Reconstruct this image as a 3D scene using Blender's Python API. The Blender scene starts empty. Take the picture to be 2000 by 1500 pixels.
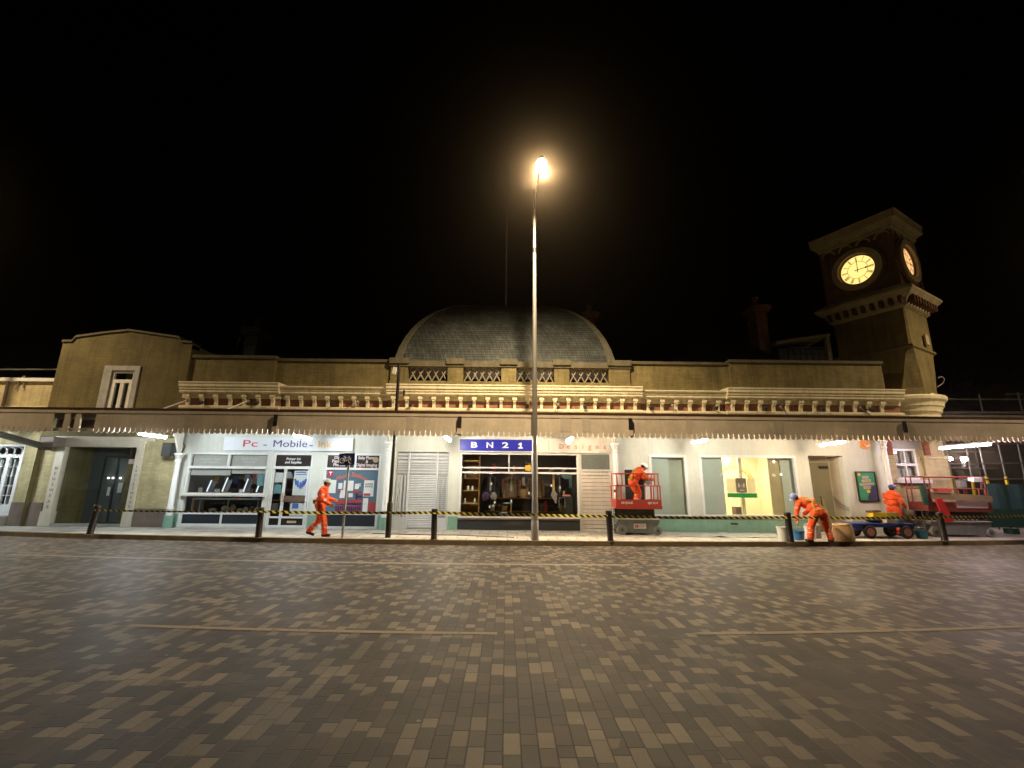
import bpy, bmesh, math, random
from mathutils import Vector, Matrix
random.seed(7)
S = 1.1                      # survey units -> metres
sc = bpy.context.scene
COL = sc.collection
R = math.radians
PI = math.pi

# ------------------------------------------------------------------ materials
def new_mat(name):
    m = bpy.data.materials.new(name); m.use_nodes = True
    nt = m.node_tree; nt.nodes.clear()
    out = nt.nodes.new('ShaderNodeOutputMaterial')
    return m, nt, out
class NT:
    """tiny node helper"""
    def __init__(s, nt): s.nt = nt
    def n(s, t, **kw):
        x = s.nt.nodes.new(t)
        for k, v in kw.items(): setattr(x, k, v)
        return x
    def link(s, a, b): s.nt.links.new(a, b)
    def math(s, op, a, b=None, c=None):
        x = s.n('ShaderNodeMath', operation=op)
        for i, v in enumerate((a, b, c)):
            if v is None: continue
            if isinstance(v, (int, float)): x.inputs[i].default_value = v
            else: s.link(v, x.inputs[i])
        return x.outputs[0]
    def pos(s):
        g = s.n('ShaderNodeNewGeometry')
        v = s.n('ShaderNodeVectorMath', operation='SCALE'); v.inputs['Scale'].default_value = 1 / S
        s.link(g.outputs['Position'], v.inputs[0]); return v.outputs[0]
    def noise(s, vec, scale, detail=4, rough=.6):
        x = s.n('ShaderNodeTexNoise'); x.inputs['Scale'].default_value = scale
        x.inputs['Detail'].default_value = detail; x.inputs['Roughness'].default_value = rough
        if vec is not None: s.link(vec, x.inputs['Vector'])
        return x.outputs['Fac']
    def ramp(s, fac, stops):
        x = s.n('ShaderNodeValToRGB'); e = x.color_ramp.elements
        while len(e) < len(stops): e.new(.5)
        for i, (p, c) in enumerate(stops):
            e[i].position = p; e[i].color = (*c, 1)
        s.link(fac, x.inputs[0]); return x.outputs[0]
    def mix(s, fac, a, b, mode='MIX'):
        x = s.n('ShaderNodeMix', data_type='RGBA', blend_type=mode)
        for sock, v in ((x.inputs[0], fac), (x.inputs[6], a), (x.inputs[7], b)):
            if isinstance(v, (int, float)): sock.default_value = v
            elif isinstance(v, tuple): sock.default_value = (*v, 1)
            else: s.link(v, sock)
        return x.outputs[2]
    def bsdf(s, out, col, rough=.6, metal=0, spec=.5, height=None, strength=.3, dist=.01):
        b = s.n('ShaderNodeBsdfPrincipled')
        if isinstance(col, tuple): b.inputs['Base Color'].default_value = (*col, 1)
        else: s.link(col, b.inputs['Base Color'])
        if isinstance(rough, (int, float)): b.inputs['Roughness'].default_value = rough
        else: s.link(rough, b.inputs['Roughness'])
        b.inputs['Metallic'].default_value = metal
        b.inputs['Specular IOR Level'].default_value = spec
        if height is not None:
            bp = s.n('ShaderNodeBump'); bp.inputs['Strength'].default_value = strength
            bp.inputs['Distance'].default_value = dist
            s.link(height, bp.inputs['Height']); s.link(bp.outputs[0], b.inputs['Normal'])
        s.link(b.outputs[0], out.inputs[0]); return b
    def wallvec(s, p):
        x = s.n('ShaderNodeSeparateXYZ'); s.link(p, x.inputs[0])
        c = s.n('ShaderNodeCombineXYZ'); s.link(s.math('ADD', x.outputs[0], x.outputs[1]), c.inputs[0]); s.link(x.outputs[2], c.inputs[1])
        return c.outputs[0], x

def sc3(c, k): return tuple(min(1, v * k) for v in c)
def paint(name, c, rough=.55, metal=0, var=.25, scale=2.5, grime=.0, spec=.4, bump=.15):
    """painted / plain surface: large and small mottling, optional streaky grime"""
    m, nt, out = new_mat(name); h = NT(nt); p = h.pos()
    n1 = h.noise(p, scale, 5); n2 = h.noise(p, scale * 9, 3)
    f = h.math('ADD', h.math('MULTIPLY', n1, .65), h.math('MULTIPLY', n2, .35))
    col = h.ramp(f, [(.3, sc3(c, 1 - var)), (.7, sc3(c, 1 + var * .6))])
    if grime:
        mp = h.n('ShaderNodeMapping'); mp.inputs['Scale'].default_value = (6, 6, .7); h.link(p, mp.inputs[0])
        g = h.noise(mp.outputs[0], 1.3, 6, .7)
        gf = h.ramp(g, [(.45, (0, 0, 0)), (.75, (grime,) * 3)])
        col = h.mix(gf, col, sc3(c, .35))
    rr = h.math('ADD', h.math('MULTIPLY', n2, .25), rough - .12)
    h.bsdf(out, col, rr, metal, spec, n2, bump, .004)
    return m
def brick(name, c1, c2, mortar, bw=.225, rh=.075, mm=.008, grime=.35, rough=.85):
    m, nt, out = new_mat(name); h = NT(nt); p = h.pos(); v, x = h.wallvec(p)
    b = h.n('ShaderNodeTexBrick'); h.link(v, b.inputs['Vector'])
    b.inputs['Color1'].default_value = (*c1, 1); b.inputs['Color2'].default_value = (*c2, 1); b.inputs['Mortar'].default_value = (*mortar, 1)
    b.inputs['Scale'].default_value = 1; b.inputs['Brick Width'].default_value = bw; b.inputs['Row Height'].default_value = rh
    b.inputs['Mortar Size'].default_value = mm; b.inputs['Mortar Smooth'].default_value = .3; b.inputs['Bias'].default_value = 0
    n1 = h.noise(p, 1.1, 6, .65)
    dark = h.ramp(n1, [(.35, (1 - grime,) * 3), (.65, (1.0,) * 3)])
    mp = h.n('ShaderNodeMapping'); mp.inputs['Scale'].default_value = (3.5, 3.5, .35); h.link(p, mp.inputs[0])
    soot = h.ramp(h.noise(mp.outputs[0], 1.2, 6, .7), [(.44, (1.08,) * 3), (.70, (1 - grime * 1.1,) * 3)])
    col = h.mix(1.0, b.outputs[0], dark, 'MULTIPLY'); col = h.mix(1.0, col, soot, 'MULTIPLY')
    h.bsdf(out, col, rough, 0, .25, b.outputs[1], .5, -.006)
    return m
def emit(name, c, st):
    m, nt, out = new_mat(name); h = NT(nt)
    e = h.n('ShaderNodeEmission'); e.inputs[0].default_value = (*c, 1); e.inputs[1].default_value = st
    h.link(e.outputs[0], out.inputs[0]); return m
def glass(name, tint=(.95, .96, .95), refl=.9, tr=1.0):
    m, nt, out = new_mat(name); h = NT(nt)
    t = h.n('ShaderNodeBsdfTransparent'); t.inputs[0].default_value = (*sc3(tint, tr), 1)
    g = h.n('ShaderNodeBsdfGlossy'); g.inputs['Roughness'].default_value = .02; g.inputs[0].default_value = (refl,) * 3 + (1,)
    f = h.n('ShaderNodeFresnel'); f.inputs[0].default_value = 1.52
    mx = h.n('ShaderNodeMixShader'); gb = h.n('ShaderNodeNewGeometry'); h.link(h.math('MULTIPLY', f.outputs[0], h.math('SUBTRACT', 1.0, gb.outputs['Backfacing'])), mx.inputs[0]); h.link(t.outputs[0], mx.inputs[1]); h.link(g.outputs[0], mx.inputs[2])
    h.link(mx.outputs[0], out.inputs[0]); return m

def road_mat():
    """block paving: 0.1 m courses running away from the kerb, mixed block lengths, pale blocks scattered"""
    m, nt, out = new_mat('block_paving'); h = NT(nt); p = h.pos()
    x = h.n('ShaderNodeSeparateXYZ'); h.link(p, x.inputs[0])
    W, L = .112, .38
    u = h.math('DIVIDE', h.math('ADD', x.outputs[0], h.math('MULTIPLY', x.outputs[1], .004)), W); ci = h.math('FLOOR', u); cu = h.math('FRACT', u)
    def wn(a, b, w=0.0):
        n = h.n('ShaderNodeTexWhiteNoise', noise_dimensions='3D'); c = h.n('ShaderNodeCombineXYZ')
        for i, vv in enumerate((a, b, w)):
            if isinstance(vv, (int, float)): c.inputs[i].default_value = vv
            else: h.link(vv, c.inputs[i])
        h.link(c.outputs[0], n.inputs[0]); return n
    off = wn(ci, 3.7).outputs[0]
    v = h.math('ADD', h.math('DIVIDE', x.outputs[1], L), h.math('MULTIPLY', off, 5.0))
    j = h.math('FLOOR', v); fv = h.math('FRACT', v)
    sp = h.math('ADD', .34, h.math('MULTIPLY', h.math('FLOOR', h.math('MULTIPLY', wn(ci, j, 9.).outputs[0], 2.99)), .16))
    hi = h.math('GREATER_THAN', fv, sp)
    idn = wn(ci, h.math('ADD', h.math('MULTIPLY', j, 2.0), hi), 1.0)
    rnd = idn.outputs[0]
    rnd2 = wn(ci, h.math('ADD', h.math('MULTIPLY', j, 2.0), hi), 5.0).outputs[0]
    # joints
    jw = .045
    du = h.math('MINIMUM', cu, h.math('SUBTRACT', 1.0, cu))
    d1 = h.math('ABSOLUTE', h.math('SUBTRACT', fv, sp)); d0 = h.math('MINIMUM', fv, h.math('SUBTRACT', 1.0, fv))
    dv = h.math('MULTIPLY', h.math('MINIMUM', d0, d1), L / W)
    dj = h.math('MINIMUM', du, dv)
    jm = h.n('ShaderNodeMapRange'); jm.inputs[1].default_value = .012; jm.inputs[2].default_value = jw; h.link(dj, jm.inputs[0])
    # colour: pale / charcoal / brown blocks, pale ones clustered by broad noise
    cl = h.noise(p, .8, 2)
    alt = h.math('SUBTRACT', 1.62, h.math('MULTIPLY', h.math('ABSOLUTE', h.math('SUBTRACT', hi, h.math('FLOOR', h.math('MULTIPLY', wn(ci, 2.2).outputs[0], 1.999)))), 1.22))
    pale = h.math('LESS_THAN', rnd, h.math('MULTIPLY', alt, h.math('ADD', h.math('ADD', .02, h.math('MULTIPLY', x.outputs[1], .012)), h.math('MULTIPLY', cl, .50))))
    n2 = h.noise(p, 60, 4); n3 = h.noise(p, .45, 5)
    darkc = h.ramp(rnd2, [(0, (.031, .027, .022)), (.4, (.042, .035, .027)), (.7, (.052, .041, .032)), (1, (.064, .050, .038))])
    palec = h.ramp(rnd2, [(0, (.105, .086, .063)), (.5, (.138, .113, .083)), (1, (.168, .137, .101))])
    col = h.mix(pale, darkc, palec)
    col = h.mix(h.math('SUBTRACT', 1.0, jm.outputs[0]), col, (.022, .018, .014))
    mot = h.ramp(h.math('ADD', h.math('MULTIPLY', n2, .5), h.math('MULTIPLY', n3, .5)), [(.32, (.66,) * 3), (.68, (1.2,) * 3)])
    col = h.mix(1.0, col, mot, 'MULTIPLY')
    sp2 = h.ramp(h.noise(p, 9, 2), [(.77, (0, 0, 0)), (.80, (.7,) * 3)])
    col = h.mix(sp2, col, (.03, .025, .02))
    oil = h.ramp(h.noise(p, .9, 7, .72), [(.58, (1.0,) * 3), (.76, (.55,) * 3)])
    col = h.mix(1.0, col, oil, 'MULTIPLY')
    mpt = h.n('ShaderNodeMapping'); mpt.inputs['Scale'].default_value = (.12, 1.1, 1); h.link(p, mpt.inputs[0])
    trk = h.ramp(h.noise(mpt.outputs[0], 1.0, 4, .6), [(.36, (.78,) * 3), (.6, (1.08,) * 3)])
    col = h.mix(1.0, col, trk, 'MULTIPLY')
    vg = h.n('ShaderNodeTexVoronoi'); vg.inputs['Scale'].default_value = 2.6; h.link(p, vg.inputs[0])
    gum = h.ramp(vg.outputs['Distance'], [(.030, (.8,) * 3), (.045, (0, 0, 0))])
    col = h.mix(gum, col, (.20, .18, .15))
    ht = h.math('ADD', jm.outputs[0], h.math('MULTIPLY', n2, .25))
    ht = h.math('ADD', ht, h.math('MULTIPLY', rnd, .6))
    ht = h.math('ADD', ht, h.math('MULTIPLY', n3, 2.0))
    rg = h.math('ADD', .42, h.math('MULTIPLY', n3, .34))
    h.bsdf(out, col, rg, 0, .35, ht, .55, .006)
    return m
def slab_mat():
    m, nt, out = new_mat('pavement_slabs'); h = NT(nt); p = h.pos()
    b = h.n('ShaderNodeTexBrick'); h.link(p, b.inputs['Vector'])
    b.inputs['Color1'].default_value = (.46, .43, .37, 1); b.inputs['Color2'].default_value = (.36, .335, .29, 1); b.inputs['Mortar'].default_value = (.11, .095, .08, 1)
    b.inputs['Scale'].default_value = 1; b.inputs['Brick Width'].default_value = .58; b.inputs['Row Height'].default_value = .56
    b.inputs['Mortar Size'].default_value = .013; b.inputs['Mortar Smooth'].default_value = .2
    st = h.ramp(h.noise(p, 1.4, 7, .7), [(.33, (.62,) * 3), (.62, (1.05,) * 3)])
    col = h.mix(1.0, b.outputs[0], st, 'MULTIPLY')
    sp = h.ramp(h.noise(p, 14, 3), [(.70, (0, 0, 0)), (.76, (.6,) * 3)])
    col = h.mix(sp, col, (.12, .10, .085))
    h.bsdf(out, col, .75, 0, .3, b.outputs[1], .3, -.004); return m
def slate_mat():
    m, nt, out = new_mat('fish_scale_slate'); h = NT(nt); p = h.pos(); v, x = h.wallvec(p)
    b = h.n('ShaderNodeTexBrick'); h.link(v, b.inputs['Vector'])
    b.inputs['Color1'].default_value = (.17, .185, .165, 1); b.inputs['Color2'].default_value = (.11, .12, .105, 1); b.inputs['Mortar'].default_value = (.03, .03, .03, 1)
    b.inputs['Scale'].default_value = 1; b.inputs['Brick Width'].default_value = .36; b.inputs['Row Height'].default_value = .23
    b.inputs['Mortar Size'].default_value = .018; b.inputs['Mortar Smooth'].default_value = .8
    # rounded tails: darken the corner under each slate
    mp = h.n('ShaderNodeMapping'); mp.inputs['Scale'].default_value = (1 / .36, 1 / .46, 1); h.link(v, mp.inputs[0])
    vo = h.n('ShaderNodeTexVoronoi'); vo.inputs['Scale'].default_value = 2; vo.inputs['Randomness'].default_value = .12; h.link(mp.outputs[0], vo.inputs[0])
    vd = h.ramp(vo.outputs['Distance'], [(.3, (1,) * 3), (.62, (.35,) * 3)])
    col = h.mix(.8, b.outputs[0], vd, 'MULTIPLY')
    st = h.ramp(h.noise(p, .8, 6, .7), [(.35, (.6,) * 3), (.65, (1.15,) * 3)])
    col = h.mix(1.0, col, st, 'MULTIPLY')
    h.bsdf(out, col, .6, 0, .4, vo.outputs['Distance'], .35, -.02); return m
def tape_mat():
    m, nt, out = new_mat('yellow_black_tape'); h = NT(nt); p = h.pos()
    x = h.n('ShaderNodeSeparateXYZ'); h.link(p, x.inputs[0])
    t = h.math('FRACT', h.math('DIVIDE', h.math('ADD', x.outputs[0], h.math('MULTIPLY', x.outputs[2], 1.1)), .165))
    f = h.math('GREATER_THAN', t, .5)
    col = h.mix(f, (.80, .70, .12), (.02, .018, .014))
    h.bsdf(out, col, .4); return m

M = {}
M['road'] = road_mat(); M['slab'] = slab_mat(); M['slate'] = slate_mat(); M['tape'] = tape_mat()
M['kerb'] = paint('kerb_granite', (.16, .12, .07), .8, var=.4, scale=4)
def worn_mat():
    m, nt, out = new_mat('worn_marking'); h = NT(nt); p = h.pos()
    n1 = h.noise(p, 9, 5, .7); n2 = h.noise(p, 1.3, 3)
    b = h.bsdf(out, h.ramp(n1, [(.3, (.165, .135, .10)), (.7, (.215, .175, .13))]), .75)
    t = h.n('ShaderNodeBsdfTransparent'); mx = h.n('ShaderNodeMixShader')
    f = h.ramp(h.math('ADD', h.math('MULTIPLY', n1, .6), h.math('MULTIPLY', n2, .4)), [(.55, (0, 0, 0)), (.64, (.7,) * 3)])
    h.link(f, mx.inputs[0]); h.link(b.outputs[0], mx.inputs[1]); h.link(t.outputs[0], mx.inputs[2]); h.link(mx.outputs[0], out.inputs[0]); return m
M['line'] = worn_mat(); M['line2'] = paint('pale_edge_setts', (.225, .19, .15), .7, var=.35, scale=6)
M['stock'] = brick('yellow_stock_brick', (.24, .19, .075), (.19, .15, .06), (.17, .14, .07))
M['stockl'] = brick('pale_stock_brick', (.55, .46, .25), (.45, .37, .19), (.42, .36, .23), grime=.25)  # paler stock brick for the wing and lower walls
M['stockp'] = brick('pavilion_brick', (.165, .13, .05), (.14, .11, .042), (.115, .092, .042), grime=.3)
M['redbrick'] = brick('red_brick', (.34, .10, .05), (.24, .07, .035), (.20, .12, .07))
M['tbrick'] = brick('tower_red_brick', (.15, .065, .035), (.11, .05, .026), (.10, .06, .035), grime=.5)
M['cream'] = paint('cream_cornice_paint', (.74, .66, .46), .6, grime=.5, var=.2)
M['coping'] = paint('weathered_coping', (.115, .098, .058), .85, var=.45, grime=.5)
M['tstone'] = paint('tower_stone', (.34, .28, .16), .85, var=.4, grime=.6)
M['tshaft'] = brick('tower_shaft_brick', (.20, .15, .058), (.17, .13, .05), (.16, .125, .058), grime=.35)
M['terra'] = paint('terracotta_panel', (.27, .125, .08), .7, var=.4, scale=5)
M['shopwall'] = paint('pale_grey_green_render', (.65, .665, .60), .65, var=.10, grime=.18)
M['dado'] = paint('sage_green_dado', (.24, .42, .32), .6, var=.2, grime=.3)
M['white'] = paint('white_gloss_paint', (.80, .80, .79), .35, var=.08, grime=.12)
M['offwhite'] = paint('aged_white_paint', (.70, .68, .62), .5, var=.15, grime=.25)
M['stonepaint'] = paint('cream_frame_paint', (.62, .55, .43), .55, var=.15, grime=.2)
M['plinth'] = paint('brown_plinth', (.19, .145, .115), .75, var=.35, grime=.3)
M['valance'] = paint('beige_valance_boards', (.60, .505, .385), .6, var=.22, grime=.18)
M['gutter'] = paint('oxide_red_gutter', (.13, .055, .03), .6, var=.4)
M['soffit'] = paint('canopy_boarding', (.45, .42, .36), .7, var=.2)
M['darkwood'] = paint('dark_red_boards', (.10, .035, .022), .6, var=.4)
M['black'] = paint('black_paint', (.018, .013, .012), .4, var=.3)
M['blackish'] = paint('charcoal_panel', (.035, .038, .04), .45, var=.3)
M['navy'] = paint('navy_panel', (.02, .028, .038), .35, var=.25)
M['galv'] = paint('galvanised_steel', (.42, .40, .37), .42, .7, var=.2, scale=6)
M['lampsteel'] = paint('grey_painted_steel', (.34, .32, .29), .35, .55, var=.15, scale=6)
M['slatedark'] = paint('dark_roofing', (.05, .05, .048), .7, var=.4)
M['chim'] = brick('chimney_brick', (.50, .24, .13), (.42, .18, .09), (.34, .22, .14))
M['glass'] = glass('window_glass')
M['glassdim'] = glass('tinted_glass', (.62, .68, .66), .9, .9)
M['hi'] = paint('orange_fabric', (.95, .105, .02), .75, var=.30, scale=9, bump=.9, grime=.25)
M['refl'] = paint('silver_tape', (.50, .46, .40), .4, var=.15)
M['skin'] = paint('skin', (.48, .27, .18), .55, var=.15)
M['hair'] = paint('dark_hair', (.03, .02, .015), .7)
M['boot'] = paint('black_boots', (.025, .022, .02), .6, var=.4)
M['helmw'] = paint('white_helmet', (.78, .78, .76), .3, var=.06)
M['helmb'] = paint('blue_helmet', (.20, .26, .50), .3, var=.1)
M['helmg'] = paint('grey_helmet', (.42, .43, .42), .35, var=.12)
M['harness'] = paint('yellow_green_webbing', (.34, .33, .05), .7, var=.25)
M['bag'] = paint('yellow_pouch', (.70, .46, .03), .6)
M['liftred'] = paint('red_lift_paint', (.55, .07, .045), .4, var=.2, grime=.25)
M['liftgrey'] = paint('grey_lift_paint', (.23, .235, .22), .45, .1, var=.25, grime=.4)
M['liftdark'] = paint('greasy_dark_steel', (.06, .058, .05), .5, .3, var=.4)
M['tyre'] = paint('grey_rubber', (.33, .32, .28), .8, var=.25)
M['tyreblk'] = paint('black_rubber', (.022, .02, .02), .75, var=.3)
M['hub'] = paint('dusty_pink_hub', (.35, .16, .14), .5, var=.25)
M['trolley'] = paint('blue_trolley_paint', (.03, .06, .25), .45, var=.3)
M['bucketb'] = paint('blue_plastic', (.045, .17, .38), .4, var=.15)
M['buckett'] = paint('teal_plastic', (.03, .19, .27), .4, var=.15)
M['bucketw'] = paint('white_plastic_tub', (.66, .66, .62), .4, var=.1)
M['sack'] = paint('tan_paper_sack', (.48, .33, .17), .8, var=.3, scale=6, bump=.5)
M['grey'] = paint('grey_cement', (.33, .31, .28), .8, var=.3)
M['yellow'] = paint('yellow_plastic', (.72, .50, .02), .45)
M['plank'] = paint('scaffold_plank', (.24, .17, .09), .75, var=.4)
M['greenp'] = paint('dark_green_paint', (.022, .085, .06), .5, var=.3)
M['net'] = paint('teal_debris_netting', (.035, .10, .105), .8, var=.5, scale=3)
M['sheet'] = paint('dusty_polythene', (.36, .39, .37), .45, var=.4, scale=4)
M['blue'] = paint('royal_blue_board', (.018, .025, .38), .3, var=.06)
M['signblue'] = paint('traffic_sign_blue', (.012, .022, .14), .35, var=.1)
M['signw'] = paint('white_acrylic', (.66, .69, .74), .42, var=.05)
M['lred'] = paint('red_letters', (.52, .03, .03), .4, var=.05)
M['lpink'] = paint('salmon_letters', (.62, .20, .14), .4, var=.05)
M['lnavy'] = paint('navy_letters', (.035, .035, .14), .4, var=.05)
M['lyel'] = paint('amber_letters', (.80, .46, .03), .4, var=.05)
M['lwhite'] = paint('white_letters', (.85, .85, .85), .4, var=.03)
M['lgrey'] = paint('grey_letters', (.22, .20, .17), .5, var=.05)
M['lpinkw'] = paint('pink_white_letters', (.80, .62, .62), .4, var=.03)
M['shutter'] = paint('white_shutter_steel', (.72, .74, .76), .4, .0, var=.08, grime=.2)
M['shuttw'] = paint('warm_white_boards', (.70, .64, .57), .5, var=.10, grime=.2)
M['blind'] = paint('grey_roller_blind', (.54, .52, .50), .8, var=.1)
M['greyglass'] = paint('grey_fanlight_panel', (.16, .18, .17), .25, var=.1)
M['interior'] = paint('dim_interior', (.12, .11, .10), .8, var=.3)
M['intwarm'] = paint('warm_interior_wall', (.68, .60, .42), .8, var=.1)
M['intgreen'] = paint('etched_grey_green_film', (.50, .585, .54), .55, var=.06)
M['filmgreen'] = paint('pale_green_film', (.52, .57, .47), .5, var=.08)
M['intolive'] = paint('olive_partition', (.46, .40, .24), .7, var=.12)
M['kiosk'] = paint('dark_teal_back_wall', (.12, .145, .145), .5, var=.25)
M['surround'] = paint('grey_stone_surround', (.36, .35, .32), .8, var=.35, grime=.3)
M['scaff'] = paint('dull_scaffold_tube', (.20, .19, .17), .6, .4, var=.4)
M['helmp'] = paint('purple_helmet', (.09, .06, .30), .3, var=.1)
def glow_paper(name, c):
    m, nt, out = new_mat(name); h = NT(nt); b = h.bsdf(out, c, .6); t = h.n('ShaderNodeBsdfTranslucent'); t.inputs[0].default_value = (*c, 1)
    mx = h.n('ShaderNodeMixShader'); mx.inputs[0].default_value = .55; h.link(b.outputs[0], mx.inputs[1]); h.link(t.outputs[0], mx.inputs[2]); h.link(mx.outputs[0], out.inputs[0]); return m
M['npaper'] = glow_paper('translucent_notice', (.85, .82, .66)); M['ngreen'] = glow_paper('translucent_green', (.05, .42, .16)); M['ndark'] = glow_paper('translucent_grey', (.30, .26, .22))
M['lattice'] = paint('iron_lattice_paint', (.24, .20, .13), .7, var=.3)
M['patch'] = paint('faded_patch_board', (.50, .43, .34), .6, var=.15, grime=.2)
M['rib'] = paint('lead_hip_roll', (.21, .19, .13), .7, var=.3)
M['dustred'] = paint('dusty_red_paint', (.30, .06, .045), .6, var=.4, grime=.5)
M['wood'] = paint('oak_shelving', (.30, .17, .055), .6, var=.3)
M['photoblue'] = paint('blue_grey_display_sheet', (.10, .17, .24), .4, var=.15)
M['paper'] = paint('white_paper', (.78, .80, .80), .6, var=.06)
M['postblue'] = paint('blue_print', (.06, .14, .50), .5, var=.3, scale=20)
M['teal'] = paint('teal_print', (.20, .38, .44), .5, var=.25, scale=14)
M['postred'] = paint('red_print', (.42, .06, .06), .5, var=.4, scale=25)
M['pgreen'] = paint('green_poster', (.04, .30, .17), .35, var=.15)
M['pnavy'] = paint('navy_poster', (.05, .055, .13), .35, var=.15)
M['beige'] = paint('beige_label', (.58, .46, .33), .5, var=.1)
M['brown'] = paint('brown_tweed', (.15, .095, .06), .9, var=.4, scale=12)
M['darkcloth'] = paint('dark_cloth', (.03, .028, .034), .9, var=.4, scale=10)
M['purple'] = paint('purple_cloth', (.07, .035, .085), .9, var=.3)
M['greytw'] = paint('grey_check_cloth', (.30, .27, .25), .9, var=.5, scale=30)
M['tan'] = paint('tan_wood', (.50, .30, .10), .6, var=.2)
M['pinks'] = paint('pink_suede', (.60, .25, .28), .7)
M['pblue'] = paint('pale_blue_cloth', (.25, .36, .50), .8)
M['orange'] = paint('orange_beacon', (.78, .28, .06), .35)
M['door'] = paint('olive_grey_door', (.28, .26, .165), .5, var=.1)
M['cable'] = paint('black_cable', (.02, .02, .02), .6)
M['brass'] = paint('brass_plate', (.55, .42, .22), .35, .6)
M['eglow'] = emit('sodium_lamp_glow', (1, .74, .40), 110)
M['tube_c'] = emit('cool_fluorescent', (.86, .96, 1.0), 370)
M['tube_n'] = emit('neutral_fluorescent', (1.0, .93, .78), 370)
M['tube_w'] = emit('warm_fluorescent', (1.0, .76, .50), 370)
M['tube_p'] = emit('pinkish_fluorescent', (1.0, .80, .86), 230)
M['clockg'] = emit('backlit_clock_glass', (1.0, .67, .20), 1.5)
M['clocko'] = emit('backlit_clock_glass_orange', (1.0, .52, .20), 1.25)
M['pend'] = emit('warm_pendant_glow', (1.0, .80, .45), 14)
M['led'] = emit('blue_led_sign', (.10, .25, 1.0), 1.6)
M['spotl'] = emit('interior_spot_glow', (1.0, .95, .85), 12)
M['tabl'] = emit('tube_reflection', (.8, .9, 1.0), 1.3)  # emission stands in for canopy tubes mirrored on the tablet stands

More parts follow.
